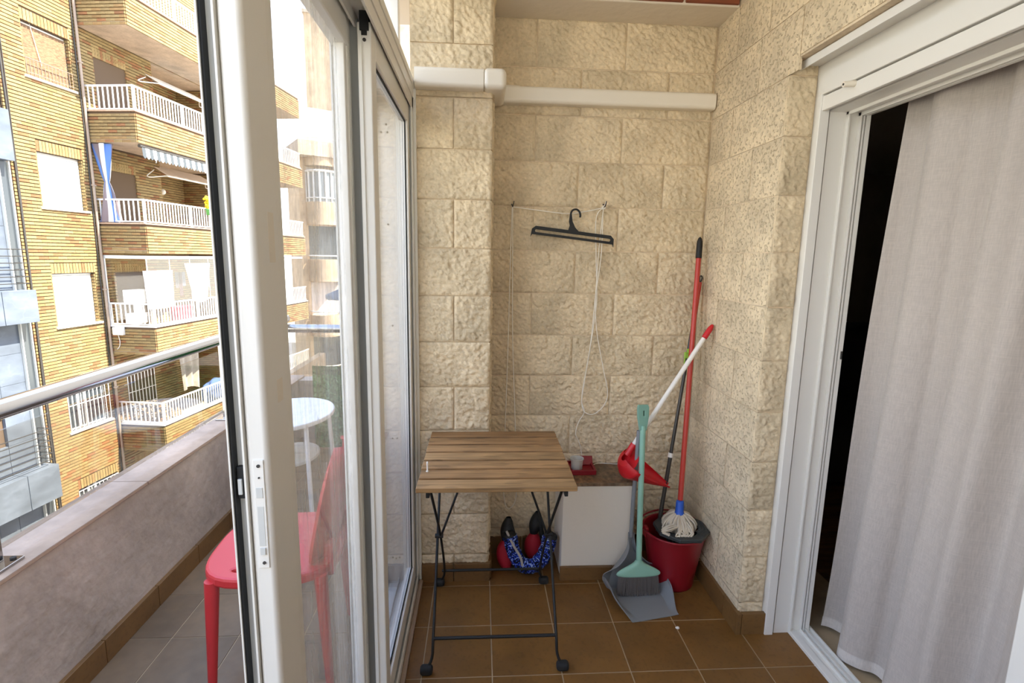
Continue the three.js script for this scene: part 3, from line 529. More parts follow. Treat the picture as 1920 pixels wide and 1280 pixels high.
// ---------------------------------------------------------------- folding table
{
  const t = thing('folding_table', 'folding balcony table with brown wooden slats and black metal legs', 'table', [-0.9965, 0, 0.54]);
  const W = 0.547, z0 = -0.300, pitch = 0.0838, top = 0.728;
  for (let i = 0; i < 7; i++) {
    const g = rb(-W / 2 + rr(-0.0015, 0.0015), W / 2 + rr(-0.0015, 0.0015), top - 0.017, top, z0 + i * pitch, z0 + i * pitch + 0.0690, 0.003);
    const uv = g.attributes.uv, o = rnd() * 3; for (let k = 0; k < uv.count; k++) uv.setXY(k, uv.getX(k) + o, uv.getY(k) + o * 1.7);
    part('slat', g, M.wood[[3, 1, 0, 2, 0, 1, 2][i]], t);
  }
  for (const s of [-1, 1]) part('slat_bearer', rb(s * 0.235 - 0.006, s * 0.235 + 0.006, top - 0.036, top - 0.0175, -0.27, 0.27, 0.002), M.black, t, 'black flat bar under the slats');
  const X = 0.2265, r = 0.0052;
  for (const s of [-1, 1]) {
    const x = s * X, xi = s * (X - 0.011);
    part('leg', tube([[s * (X + 0.020), 0.016, 0.238], [x + s * 0.004, 0.05, 0.228], [x, 0.115, 0.208], [x, 0.39, -0.02], [x, 0.69, -0.255]], r, 60, 8), M.black, t);
    part('leg', tube([[s * (X + 0.012), 0.016, -0.270], [xi + s * 0.006, 0.05, -0.262], [xi, 0.10, -0.232], [xi, 0.39, -0.02], [s * 0.232, 0.69, 0.205]], r, 60, 8), M.black, t);
    part('pivot', rod([s * (X - 0.022), 0.39, -0.02], [s * (X + 0.010), 0.39, -0.02], 0.009, 0.009, 12), M.black, t);
    part('brace', rod([xi - s * 0.006, 0.40, -0.02], [s * 0.10, top - 0.02, -0.02], 0.0045, 0.0045, 8), M.black, t);
    for (const [z, k] of [[0.240, 0.022], [-0.270, 0.014]]) part('foot', (() => { const g = new RoundedBoxGeometry(0.046, 0.032, 0.034, 4, 0.012); return g.translate(s * (X + k), 0.016, z); })(), M.rubber, t, 'black plastic foot');
  }
  part('stretcher', rod([-X, 0.115, 0.207], [X, 0.115, 0.207], 0.0062, 0.0062, 10), M.black, t);
  part('stretcher', rod([-X, 0.095, -0.238], [X, 0.095, -0.238], 0.0062, 0.0062, 10), M.black, t);
  part('top_crossbar', rod([-0.232, top - 0.024, -0.02], [0.232, top - 0.024, -0.02], 0.005, 0.005, 8), M.black, t);
}
{
  const p = thing('wall_plug', 'small white plastic plug standing upright on a table slat', 'plug', [-1.245, 0.728, 0.672]);
  part('shaft', lathe([[0, 0], [0.0042, 0], [0.0034, 0.004], [0.0030, 0.020], [0.0036, 0.030], [0.0036, 0.036], [0, 0.038]], 14), M.whitePole, p);
  part('flange', lathe([[0, 0], [0.006, 0], [0.006, 0.0015], [0, 0.0015]], 14), M.whitePole, p);
}
// ---------------------------------------------------------------- shoes and cloth under the table
function shoe(label, pos, turn, tilt) {
  const o = thing('shoe', label, 'shoe', pos, turn); const in_ = group('upright', o); in_.rotation.x = tilt;
  const prof = (t) => [0.030 + 0.016 * Math.sin(PI * Math.min(1, t * 1.15)) - 0.012 * smooth(0.6, 1, t), 0.038 * (1 - 0.45 * t) + 0.006];
  const g = sheet(28, 20, (u, v) => { const a = u * 2 * PI, [w, d] = prof(v), k = 1 - Math.pow(Math.abs(v - 0.42) / 0.60, 4) * 0.9; return [Math.cos(a) * w * k, v * 0.155 + 0.002, Math.sin(a) * d * k]; });
  part('toe_cap', g, M.shoeRed, in_, 'red padded front');
  part('collar', sheet(28, 14, (u, v) => { const a = u * 2 * PI, k = Math.sin(PI * (0.12 + 0.88 * (1 - v))) * 0.6 + 0.45 * (1 - v); return [Math.cos(a) * (0.034 * k + 0.004) + 0.018 * v, 0.135 + v * 0.105, Math.sin(a) * (0.038 * k + 0.004) - 0.012 * v]; }), M.black, in_, 'black collar');
  part('sole', tube([[0.020, 0.22, 0.01], [0.032, 0.18, 0.014], [0.042, 0.12, 0.014], [0.044, 0.05, 0.010], [0.036, 0.01, 0.008]], 0.012, 40, 8), M.black, in_, 'black sole');
  return o;
}
shoe('red and black shoe stood on its heel beside the pillar under the table', [-0.925, 0.0, 0.135], 0.15, -0.12);
shoe('red and black shoe stood on its heel against the white ledge', [-0.785, 0.0, 0.075], -0.1, -0.10);
{
  const o = thing('cloth_roll', 'blue and white flecked knitted roll bent into a curve under the table', 'cloth', [-0.815, 0, 0.185]);
  const g = new THREE.TubeGeometry(new THREE.CatmullRomCurve3([V(-0.095, 0.175, -0.03), V(-0.075, 0.10, -0.015), V(-0.04, 0.052, 0.01), V(0.01, 0.046, 0.02), V(0.055, 0.075, 0.01), V(0.085, 0.13, -0.005), V(0.098, 0.175, -0.012)]), 80, 0.034, 18, false);
  const p = g.attributes.position, n = g.attributes.normal; for (let i = 0; i < p.count; i++) { const k = 0.005 * perlin.noise(p.getX(i) * 60, p.getY(i) * 60, p.getZ(i) * 60) + 0.004 * perlin.noise(p.getX(i) * 160, p.getY(i) * 160, 4); p.setXYZ(i, p.getX(i) + n.getX(i) * k, Math.max(0.003, p.getY(i) + n.getY(i) * k), p.getZ(i) + n.getZ(i) * k); }
  const uv = g.attributes.uv; for (let i = 0; i < uv.count; i++) uv.setXY(i, uv.getX(i) * 0.45, uv.getY(i) * 0.21);
  g.computeVertexNormals(); part('knit', g, M.towel, o);
  part('binding', tube([[-0.112, 0.205, -0.02], [-0.080, 0.15, 0.012], [-0.045, 0.095, 0.030], [-0.038, 0.060, 0.040]], 0.006, 30, 8), M.clothGrey, o, 'grey edge band');
  for (const s of [[-0.096, 0.178, -0.03], [0.099, 0.178, -0.012]]) part('end_cap', new THREE.SphereGeometry(0.034, 16, 10).scale(1, 0.5, 1).translate(...s), M.black, o);
}

// ---------------------------------------------------------------- mop bucket, mop, poles
{
  const b = thing('mop_bucket', 'dark red plastic mop bucket in the corner', 'bucket', [-0.150, 0, 0.262]);
  part('tub', lathe([[0, 0.003], [0.092, 0.003], [0.098, 0.0], [0.101, 0.006], [0.106, 0.05], [0.126, 0.18], [0.139, 0.252], [0.1445, 0.254], [0.145, 0.262], [0.1415, 0.265], [0.134, 0.262], [0.122, 0.18], [0.102, 0.05], [0.097, 0.010], [0, 0.010]], 64), M.darkRed, b);
  for (const s of [-1, 1]) part('handle_lug', rb(s * 0.130 - 0.012, s * 0.130 + 0.006, 0.225, 0.272, -0.018, 0.018, 0.004), M.darkRed, b);
  part('bail', tube([[-0.147, 0.262, 0.0], [-0.142, 0.272, -0.05], [-0.10, 0.275, -0.112], [0, 0.276, -0.150], [0.09, 0.275, -0.112], [0.128, 0.272, -0.05], [0.132, 0.262, 0.0]], 0.004, 70, 8), M.darkRed, b, 'thin red carrying handle');
  const w = thing('mop_wringer', 'black plastic wringer basket set in the red bucket', 'wringer', [-0.150, 0, 0.262]);
  const oct = (r) => { const p = []; for (let i = 0; i < 8; i++) { const a = PI / 8 + i * PI / 4; p.push([Math.cos(a) * r, Math.sin(a) * r]); } return p; };
  const ring = extrude(oct(0.122), 0.012, 0.003, [oct(0.088).reverse()]); ring.rotateX(-PI / 2);
  part('rim', ring.translate(0.024, 0.266, 0.022), M.wringer, w);
  const bowl = []; for (let i = 0; i < 16; i++) { const a = i / 16 * 2 * PI; bowl.push(rod([0.024 + Math.cos(a) * 0.090, 0.268, 0.022 + Math.sin(a) * 0.090], [0.024 + Math.cos(a) * 0.040, 0.185, 0.022 + Math.sin(a) * 0.040], 0.005, 0.005, 6)); }
  part('basket_ribs', bowl, M.wringer, w);
  part('basket_floor', new THREE.CylinderGeometry(0.043, 0.043, 0.006, 24).translate(0.024, 0.183, 0.022), M.wringer, w);
  part('shoulder', [0, 1, 2].map((i) => tube([[0.098, 0.278 - i * 0.004, -0.06 + i * 0.02], [0.128 - i * 0.012, 0.282, -0.01 + i * 0.008], [0.122 - i * 0.012, 0.281, 0.055], [0.075, 0.276, 0.095 - i * 0.012]], 0.0075, 30, 8)), M.wringer, w);
}
{
  const m = thing('string_mop', 'string mop with a red handle and blue socket, its head in the bucket', 'mop');
  const a = V(-0.130, 0.375, 0.262), b = V(-0.046, 1.583, 0.070), at = (t) => a.clone().lerp(b, t).toArray();
  part('handle', rod(at(0.02), at(0.945), 0.0118, 0.0112, 18), M.poleRed, m, 'red painted pole');
  part('grip', (() => { const g = lathe([[0, 0], [0.0128, 0], [0.0135, 0.004], [0.0135, 0.06], [0.0125, 0.078], [0.008, 0.092], [0.003, 0.098], [0, 0.099]], 20); g.applyQuaternion(new THREE.Quaternion().setFromUnitVectors(V(0, 1, 0), b.clone().sub(a).normalize())); return g.translate(...at(0.935)); })(), M.black, m, 'black end cap');
  part('socket', (() => { const g = lathe([[0, -0.045], [0.024, -0.045], [0.0245, -0.038], [0.019, -0.030], [0.018, 0.01], [0.016, 0.022], [0, 0.022]], 24); g.applyQuaternion(new THREE.Quaternion().setFromUnitVectors(V(0, 1, 0), b.clone().sub(a).normalize())); return g.translate(...a.toArray()); })(), M.blue, m, 'blue plastic socket');
  const st = [];
  for (let i = 0; i < 92; i++) {
    const t = i / 92 * 2 * PI * 5.0, ring = 0.6 + 0.4 * rnd(), ca = Math.cos(t), sa = Math.sin(t), R = (0.070 + 0.030 * rnd()) * ring, dy = rr(-0.008, 0.008);
    const c = [-0.133, 0.338, 0.268];
    st.push(tube([[c[0] + ca * 0.012, c[1], c[2] + sa * 0.012], [c[0] + ca * 0.030, c[1] - 0.006 + dy, c[2] + sa * 0.030], [c[0] + ca * R * 0.9, c[1] - 0.030 + dy, c[2] + sa * R * 0.9], [c[0] + ca * R + rr(-0.010, 0.010), c[1] - 0.060, c[2] + sa * R + rr(-0.01, 0.01)], [c[0] + ca * R * 0.75 + rr(-0.016, 0.016), c[1] - 0.085 + dy, c[2] + sa * R * 0.75 + rr(-0.016, 0.016)]], 0.0048, 14, 5));
  }
  for (let i = 0; i < 12; i++) st.push(tube([[-0.16, 0.305, 0.30 + i * 0.003], [-0.195 - rr(0, 0.01), 0.300 + rr(-0.004, 0.008), 0.315 + i * 0.003], [-0.225 - rr(0, 0.012), 0.288 + rr(-0.004, 0.006), 0.322 + i * 0.002], [-0.212 + rr(-0.01, 0.01), 0.279, 0.338 + i * 0.002]], 0.0042, 14, 5));
  for (let i = 0; i < 16; i++) { const q = rr(-0.03, 0.03); st.push(tube([[-0.125 + q, 0.310, 0.325], [-0.13 + q + rr(-0.01, 0.01), 0.296, 0.345], [-0.138 + q + rr(-0.02, 0.02), 0.284 + rr(0, 0.005), 0.362], [-0.145 + q + rr(-0.02, 0.02), 0.279, 0.368 + rr(0, 0.008)]], 0.0042, 14, 5)); }
  part('strings', st, M.strand, m, 'bundle of beige cotton strings');
}
{
  const p = thing('thin_pole', 'thin dark metal pole with a green clip standing in the bucket', 'pole');
  const a = V(-0.205, 0.215, 0.205), b = V(-0.020, 1.411, 0.050), at = (t) => a.clone().lerp(b, t).toArray();
  part('shaft', rod(at(0), at(0.92), 0.0088, 0.0078, 14), M.poleDark, p, 'shiny dark tube');
  part('sleeve', rod(at(0.0), at(0.30), 0.0098, 0.0098, 14), M.poleDark, p);
  part('coupling', rod(at(0.295), at(0.312), 0.0125, 0.0125, 14), M.whitePole, p);
  part('grip', rod(at(0.86), at(0.985), 0.0115, 0.009, 14), M.poleRed, p);
  part('hanging_loop', tube([at(0.98), [-0.022, 1.420, 0.048], [-0.017, 1.424, 0.050], [-0.014, 1.412, 0.050], at(0.975)], 0.003, 24, 6), M.black, p);
  const c = at(0.708); part('clip', [rb(c[0] - 0.022, c[0] + 0.004, c[1] - 0.024, c[1] + 0.006, c[2] + 0.006, c[2] + 0.020, 0.004), rb(c[0] - 0.010, c[0] + 0.016, c[1] - 0.002, c[1] + 0.022, c[2] + 0.006, c[2] + 0.018, 0.004), rod([c[0] - 0.016, c[1] - 0.02, c[2] + 0.01], [c[0] - 0.02, c[1] - 0.05, c[2] + 0.012], 0.004, 0.003, 8)], M.green, p, 'lime green plastic clip');
}
{ // red dustpan on a white stick, leaning across the corner
  const d = thing('red_dustpan', 'red dustpan on a white stick with a red tip leaning on the wall', 'dustpan');
  const a = V(-0.372, 0.640, 0.245), b = V(-0.012, 1.214, 0.202), dir = b.clone().sub(a).normalize(), at = (t) => a.clone().lerp(b, t).toArray();
  part('stick', rod(at(-0.02), at(0.90), 0.0105, 0.0105, 16), M.whitePole, d, 'white stick');
  part('tip', (() => { const g = lathe([[0, 0], [0.0118, 0], [0.0125, 0.01], [0.012, 0.05], [0.008, 0.066], [0.0045, 0.072], [0, 0.073]], 18); g.applyQuaternion(new THREE.Quaternion().setFromUnitVectors(V(0, 1, 0), dir)); return g.translate(...at(0.888)); })(), M.red, d, 'red end grip');
  const pan = group('pan', d); pan.position.set(-0.395, 0.615, 0.256); pan.rotation.z = -0.70; pan.rotation.x = 0.35; // local x runs along the scoop, open upwards
  const rad = (u) => (u < 0.16 ? 0.016 + 0.066 * Math.sqrt(u / 0.16) : 0.082 - 0.072 * Math.pow((u - 0.16) / 0.84, 1.15));
  part('scoop', sheet(48, 28, (u, v) => { const a = (v - 0.5) * 2 * 1.75, r = rad(u); return [u * 0.300, -0.012 - r * Math.cos(a) * 0.95 + 0.022 * u, r * Math.sin(a) * 1.05]; }, 0.0025), M.red, pan);
  part('back_wall', sheet(14, 14, (u, v) => { const a = u * 2 * PI, r = 0.066 * v; return [0.030 + 0.006 * (1 - v), -0.012 + r * Math.sin(a) * 0.95, r * Math.cos(a) * 1.02]; }, 0.002), M.red, pan);
  part('ridge', tube([[0.03, 0.002, 0.07], [0.12, 0.000, 0.066], [0.22, 0.004, 0.036], [0.30, 0.006, 0.010]], 0.0032, 40, 6), M.red, pan);
  part('socket', (() => { const g = lathe([[0.0125, -0.03], [0.0155, -0.03], [0.0155, 0.03], [0.0125, 0.03]], 18); g.applyQuaternion(new THREE.Quaternion().setFromUnitVectors(V(0, 1, 0), dir)); return g.translate(...a.toArray()); })(), M.red, d);
}
// ---------------------------------------------------------------- grey long-handled dustpan and mint broom
{
  const d = thing('grey_dustpan', 'grey upright dustpan on the tiles, its tall neck behind the mint broom', 'dustpan', [-0.338, 0, 0.393], 0);
  d.rotation.y = 0.19;
  // trough: u across (-1..1), v from the lip (0) back to v = 0.55, then up the back plate into the neck
  const f = (u, v) => {
    const s = u * 2 - 1, q = Math.abs(s), side = Math.pow(smooth(0.70, 1.0, q), 0.8), k = Math.min(1, q / 0.90);
    if (v <= 0.55) {
      const t = v / 0.55, half = 0.100 + 0.032 * smooth(0, 0.6, t);
      return [Math.sign(s) * (half * k + 0.008 * side), 0.004 + (0.002 + 0.070 * smooth(0.0, 0.85, t)) * side, 0.140 - 0.225 * t + 0.010 * t * side];
    }
    const t = (v - 0.55) / 0.45, half = 0.132 * (1 - smooth(0.02, 0.80, t)) + 0.0125, h = 0.25 * t;
    return [Math.sign(s) * (half * k + 0.008 * side * (1 - t)), 0.004 + h + 0.072 * (1 - smooth(0, 0.5, t)) * side, -0.085 - 0.032 * smooth(0, 0.4, t) + (0.010 + 0.034 * Math.sin(PI * Math.min(1, t * 1.1))) * side];
  };
  part('pan', sheet(60, 70, f, 0.0025), M.panGrey, d);
  part('neck', tube([[0, 0.235, -0.112], [0.004, 0.42, -0.116], [0.010, 0.60, -0.118], [0.014, 0.74, -0.120]], 0.0095, 50, 12), M.panGrey, d, 'grey handle tube');
}
{
  const b = thing('mint_broom', 'mint green hand broom with grey bristles standing in the grey dustpan', 'broom', [-0.342, 0.0, 0.368], 0.03);
  const head = sheet(40, 24, (u, v) => { const a = u * 2 * PI, t = v, w = 0.100 * (1 - smooth(0.10, 0.98, t) * 0.86) + 0.002, ww = t < 0.08 ? w * (0.93 + 0.07 * t / 0.08) : w, dd = (0.019 - 0.006 * t) * (t < 0.06 ? 0.8 + 0.2 * t / 0.06 : 1); return [Math.cos(a) * ww, 0.095 + t * 0.075, Math.sin(a) * dd - 0.004 * t]; });
  part('head', [head, (() => { const s = new THREE.Shape(); s.absellipse(0, 0, 0.094, 0.0155, 0, 2 * PI); return new THREE.ShapeGeometry(s, 32).rotateX(PI / 2).translate(0, 0.0952, 0); })()], M.mint, b);
  const br = []; for (let i = 0; i < 62; i++) for (let j = 0; j < 5; j++) { const x = -0.088 + i / 61 * 0.176, z = (j - 2) * 0.006 * Math.sqrt(1 - (x / 0.1) ** 2) + rr(-0.0012, 0.0012), x1 = x * 1.10 + rr(-0.003, 0.003); br.push(rod([x, 0.098, z], [x1, 0.008 + rr(0, 0.004), z * 1.6 + 0.004], 0.00145, 0.0011, 4)); }
  part('bristles', br, M.bristle, b, 'grey bristles', 'stuff');
  const hp = [[0, 0.158, -0.004], [0.0005, 0.22, -0.012], [0.004, 0.42, -0.040], [0.009, 0.62, -0.068], [0.012, 0.765, -0.088]];
  const hg = tube(hp, 0.0125, 80, 16);
  part('handle', hg, M.mint, b);
  const grip = [[-0.0125, 0], [0.0125, 0], [0.0215, 0.055], [0.0225, 0.098], [0.0195, 0.107], [-0.0195, 0.107], [-0.0225, 0.098], [-0.0215, 0.055]];
  const slot = roundRect(0.011, 0.030, 0.005, 5).map((p) => [p[0] + 0.002, p[1] + 0.073]).reverse();
  const gg = extrude(grip, 0.012, 0.0035, [slot]); gg.translate(0, 0, -0.006); gg.rotateX(-0.13); part('grip', gg.translate(0.012, 0.748, -0.087), M.mintDark, b, 'flat grip with a hanging slot');
  const sl = extrude(slot.slice().reverse(), 0.006, 0); sl.translate(0, 0, -0.006); sl.rotateX(-0.13); part('slot_back', sl.translate(0.012, 0.748, -0.087), M.black, b);
}
solo('paper_scrap', (() => { const g = new THREE.IcosahedronGeometry(0.007, 1), p = g.attributes.position; for (let i = 0; i < p.count; i++) { const k = 1 + 0.5 * perlin.noise(p.getX(i) * 300, p.getY(i) * 300, p.getZ(i) * 300); p.setXYZ(i, p.getX(i) * k * 1.2, (p.getY(i) * k + 0.007) * 0.6, p.getZ(i) * k); } g.computeVertexNormals(); return g.translate(-0.241, 0.0, 0.589); })(), M.whitePole, 'crumpled white scrap on the brown floor tiles by the grey dustpan', 'scrap');

// ---------------------------------------------------------------- terrace furniture
function plasticChair(label, pos, turn) {
  const c = thing('plastic_chair', label, 'chair', pos, turn, 'red terrace chairs');
  const R = (a, w, d) => { const ca = Math.cos(a), sa = Math.sin(a), k = Math.pow(Math.pow(Math.abs(ca), 3.2) + Math.pow(Math.abs(sa), 3.2), -1 / 3.2); return [ca * k * w, sa * k * d]; };
  // seat: local +z is the front edge; a drain hole near it
  const out = []; for (let i = 0; i < 48; i++) out.push(R(i / 48 * 2 * PI, 0.215, 0.215));
  const hole = []; for (let i = 0; i < 20; i++) { const a = -i / 20 * 2 * PI; hole.push([Math.cos(a) * 0.020 + 0.165, Math.sin(a) * 0.038 - 0.085]); }
  const seat = extrude(out, 0.018, 0.010, [hole]); seat.rotateX(-PI / 2); part('seat', seat.translate(0, 0.428, 0), M.chair, c);
  part('backrest', sheet(30, 24, (u, v) => { const s = u * 2 - 1, h = 0.46 + v * 0.36, w = 0.195 * Math.sqrt(Math.max(0.02, 1 - Math.pow(Math.abs(v - 0.42) / 0.60, 3))); return [s * w, h, -0.185 - 0.075 * v + 0.055 * s * s]; }, 0.012), M.chair, c);
  part('back_support', [rb(-0.15, -0.10, 0.40, 0.52, -0.21, -0.175, 0.012, 3), rb(0.10, 0.15, 0.40, 0.52, -0.21, -0.175, 0.012, 3)], M.chair, c);
  for (const sx of [-1, 1]) for (const sz of [-1, 1]) part('leg', rod([sx * 0.196, 0, sz * 0.192], [sx * 0.178, 0.43, sz * 0.172], 0.0125, 0.023, 16), M.chair, c);
  return c;
}
plasticChair('red plastic chair with its seat showing beside the parapet', [-1.775, 0, 0.655], -1.50);
const farChair = plasticChair('small red plastic chair beside the white table at the green screen', [-1.715, 0, -0.78], PI - 0.15);
farChair.scale.setScalar(0.8);
{
  const t = thing('terrace_table', 'white oval table on the open terrace', 'table', [-2.12, 0, -0.42]);
  const s = []; for (let i = 0; i < 48; i++) { const a = i / 48 * 2 * PI; s.push([Math.cos(a) * 0.225, Math.sin(a) * 0.29]); }
  const g = extrude(s, 0.014, 0.006); g.rotateX(-PI / 2); part('table_top', g.translate(0, 0.60, 0), M.railW, t);
  const s2 = s.map((p) => [p[0] * 0.62, p[1] * 0.62]), g2 = extrude(s2, 0.010, 0.004); g2.rotateX(-PI / 2); part('shelf', g2.translate(0, 0.36, 0), M.aluGrey, t);
  for (const [x, z] of [[-0.15, -0.2], [0.15, -0.2], [-0.15, 0.2], [0.15, 0.2]]) part('leg', rod([x * 1.15, 0, z * 1.15], [x, 0.60, z], 0.012, 0.012, 12), M.railW, t);
}
{
  const h = thing('green_screen', 'green artificial leaf screen along the end of the terrace', 'screen');
  part('backing', bx(-2.32, -1.36, 0.02, 0.66, -1.452, -1.445), M.hedge, h);
  const r2 = mulberry(5), lg = []; for (let i = 0; i < 2600; i++) { const g = new THREE.PlaneGeometry(0.030, 0.012); g.rotateX(r2() * 3); g.rotateY((r2() - 0.5) * 2); g.rotateZ(r2() * 6.3); lg.push(g.translate(-2.31 + r2() * 0.94, 0.03 + r2() * 0.63, -1.443 + r2() * 0.012)); }
  part('leaves', lg, mat([0.13, 0.30, 0.11], { roughness: 0.8, side: THREE.DoubleSide }), h, 'plastic leaves', 'stuff');
}

// ---------------------------------------------------------------- brick building across the street
// local frame: x runs along the facade away from us, y up, z out towards us
const AX = 8 * PI / 180;
const bld = thing('apartment_building', 'sunlit yellow brick apartment block with stacked balconies across the street', 'building', [-11.586, 0, -12.643], PI / 2 - AX);
const bricks = mulberry(99);
function brickColor() { const k = 0.86 + 0.26 * bricks(); const r = bricks(); return r < 0.12 ? [0.37 * k, 0.18 * k, 0.08 * k] : r < 0.3 ? [0.39 * k, 0.25 * k, 0.105 * k] : [0.41 * k, 0.30 * k, 0.135 * k]; }
function brickPanel(list, w, h, place, holes = [], soldier = false) {   // bricks laid on local plane z = 0, x 0..w, y 0..h
  const BW = soldier ? 0.072 : 0.245, BH = soldier ? 0.25 : 0.062, px = BW + (soldier ? 0.014 : 0.004), py = BH + (soldier ? 0.010 : 0.020), out = [];
  for (let j = 0, y = 0.006; y + BH * 0.6 < h; j++, y += py) for (let x = soldier ? 0 : -(j % 2) * px / 2; x < w - 0.02; x += px) {
    let a = Math.max(0.0, x), b = Math.min(w, x + BW), y1 = Math.min(h, y + BH); if (b - a < 0.02) continue;
    let spans = [[a, b]];
    for (const [hx0, hx1, hy0, hy1] of holes) if (y1 > hy0 + 0.01 && y < hy1 - 0.01) spans = spans.flatMap(([p, q]) => (q <= hx0 || p >= hx1 ? [[p, q]] : [[p, hx0], [hx1, q]])).filter(([p, q]) => q - p > 0.015);
    for (const [p, q] of spans) { const g = new THREE.BoxGeometry(q - p, y1 - y, 0.04).translate((p + q) / 2, (y + y1) / 2, 0.002 + bricks() * 0.004); paint(g, brickColor()); out.push(g); }
  }
  if (!out.length) return;
  const m = merge(out); m.applyMatrix4(place); list.push(m);
}
const place = (x, y, z, ry = 0) => new THREE.Matrix4().makeRotationY(ry).setPosition(x, y, z);
const FL = [5.16, 2.245, -0.60, -3.475, -6.36], TBD = 1.4, BEND = 9.25;   // parapet tops, balcony depth, balcony end
{
  const WIN = [[5.55, 6.77], [2.52, 3.83], [-0.45, 0.89], [-3.25, -2.06], [-5.95, -4.86]];
  part('mass', [bx(-2.05, 0.10, -9, 11.5, -6, -0.30), bx(-2.05, -1.41, -9, 11.5, -0.30, -0.012), bx(-0.16, 0.10, -9, 11.5, -0.30, -0.012), ...WIN.map(([a, b], i) => bx(-1.41, -0.16, b, i ? WIN[i - 1][0] : 11.5, -0.30, -0.012)), bx(-1.41, -0.16, -9, WIN[4][0], -0.30, -0.012)], M.joint, bld);
  const L = []; brickPanel(L, 2.15, 20.4, place(-2.05, -9, 0), WIN.map(([a, b]) => [0.64, 1.89, a + 9, b + 9 + 0.262]));
  for (const [a, b] of WIN) brickPanel(L, 1.25, 0.255, place(-1.41, b + 0.004, 0.0), [], true);
  // returns of the window openings
  for (const [a, b] of WIN) { brickPanel(L, 0.16, b - a, place(-1.41, a, 0.0, PI / 2)); brickPanel(L, 0.16, b - a, place(-0.16, a, -0.16, -PI / 2)); }
  part('facade_bricks', L, M.brickV, bld, 'yellow and orange bricks of the flat facade', 'stuff');
  // windows
  WIN.forEach(([a, b], i) => {
    const w = group('window', bld);
    part('sill', rb(-1.46, -0.10, a - 0.055, a, -0.15, 0.06, 0.008), M.sill, w);
    part('frame', [bx(-1.41, -0.16, b - 0.05, b, -0.16, -0.11), bx(-1.41, -1.37, a, b, -0.16, -0.11), bx(-0.20, -0.16, a, b, -0.16, -0.11), bx(-1.41, -0.16, a, a + 0.04, -0.16, -0.11)], M.shutterW, w);
    if (i === 0) {
      part('woven_blind', rb(-1.37, -0.22, a + 0.02, b - 0.05, -0.09, -0.075, 0.003), M.blind, w, 'brown woven blind');
      part('blind_cord', rod([-1.12, b, -0.05], [-0.93, a + 0.35, -0.05], 0.006, 0.006, 6), M.sill, w);
      const bars = [rod([-1.40, a + 0.40, 0.02], [-0.17, a + 0.40, 0.02], 0.009, 0.009, 6), rod([-1.40, a + 0.08, 0.02], [-0.17, a + 0.08, 0.02], 0.008, 0.008, 6)];
      part('guard_rail', bars, M.iron, w); for (let k = 0; k < 14; k++) part('guard_bar', rod([-1.38 + k * 0.092, a + 0.04, 0.02], [-1.38 + k * 0.092, a + 0.40, 0.02], 0.006, 0.006, 6), M.iron, w);
    } else if (i < 3) {
      const sl = []; for (let y = a + 0.03; y < b - 0.05; y += 0.052) sl.push(rb(-1.37, -0.20, y, y + 0.049, -0.105, -0.09, 0.006, 1)); part('roller_shutter', sl, M.shutterW, w, 'closed white roller shutter');
    } else {
      part('pane', bx(-1.37, -0.20, a + 0.04, b - 0.05, -0.145, -0.135), M.windowDark, w); part('mullion', [bx(-0.82, -0.75, a, b, -0.14, -0.10), bx(-1.0, -0.95, a, b, -0.14, -0.11)], M.shutterW, w);
      const g = [rod([-1.42, a + 0.02, 0.03], [-0.15, a + 0.02, 0.03], 0.014, 0.014, 6), rod([-1.42, b - 0.05, 0.03], [-0.15, b - 0.05, 0.03], 0.014, 0.014, 6), rod([-1.42, (a + b) / 2 + 0.1, 0.03], [-0.15, (a + b) / 2 + 0.1, 0.03], 0.014, 0.014, 6)];
      part('grille_rail', g, M.railW, w); for (let k = 0; k < 11; k++) part('grille_bar', rod([-1.41 + k * 0.125, a + 0.02, 0.03], [-1.41 + k * 0.125, b - 0.04, 0.03], 0.012, 0.012, 6), M.railW, w);
    }
  });
  // loggia walls behind the balconies
  part('loggia_core', [bx(0.10, 2.60, -9, 11.5, -6, -0.012), bx(2.60, 5.4, -9, 11.5, -6, -1.32), bx(5.4, BEND, -9, 11.5, -6, -0.012)], M.joint, bld);
  const Q = []; for (let k = 0; k < 5; k++) {
    const y0 = FL[k] - 0.82, hgt = 2.88;   // door openings in the loggia wall
    brickPanel(Q, 2.5, hgt, place(0.10, y0, 0), [[0.40, 1.48, 0.1, 2.28]]);
    brickPanel(Q, 1.1, 0.25, place(0.49, y0 + 2.285, 0.001), [], true);
    brickPanel(Q, 1.3, hgt, place(2.60, y0, 0, PI / 2)); brickPanel(Q, 2.8, hgt, place(2.60, y0, -1.30), [[0.15, 1.15, 0.1, 2.1]]); brickPanel(Q, 1.3, hgt, place(5.4, y0, -1.3, -PI / 2));
    brickPanel(Q, BEND - 5.4, hgt, place(5.4, y0, 0), [[0.6, 1.9, 0.9, 2.1]]);
  }
  part('loggia_bricks', Q, M.brickV, bld, 'bricks of the walls behind the balconies', 'stuff');
  const U = []; brickPanel(U, 9.2, 3.3, place(0.10, 7.22, 0));
  part('top_bricks', U, M.brickV, bld, undefined, 'stuff');
}
const railBar = new THREE.BoxGeometry(0.026, 0.54, 0.026), TOPS = [8.05, ...FL];
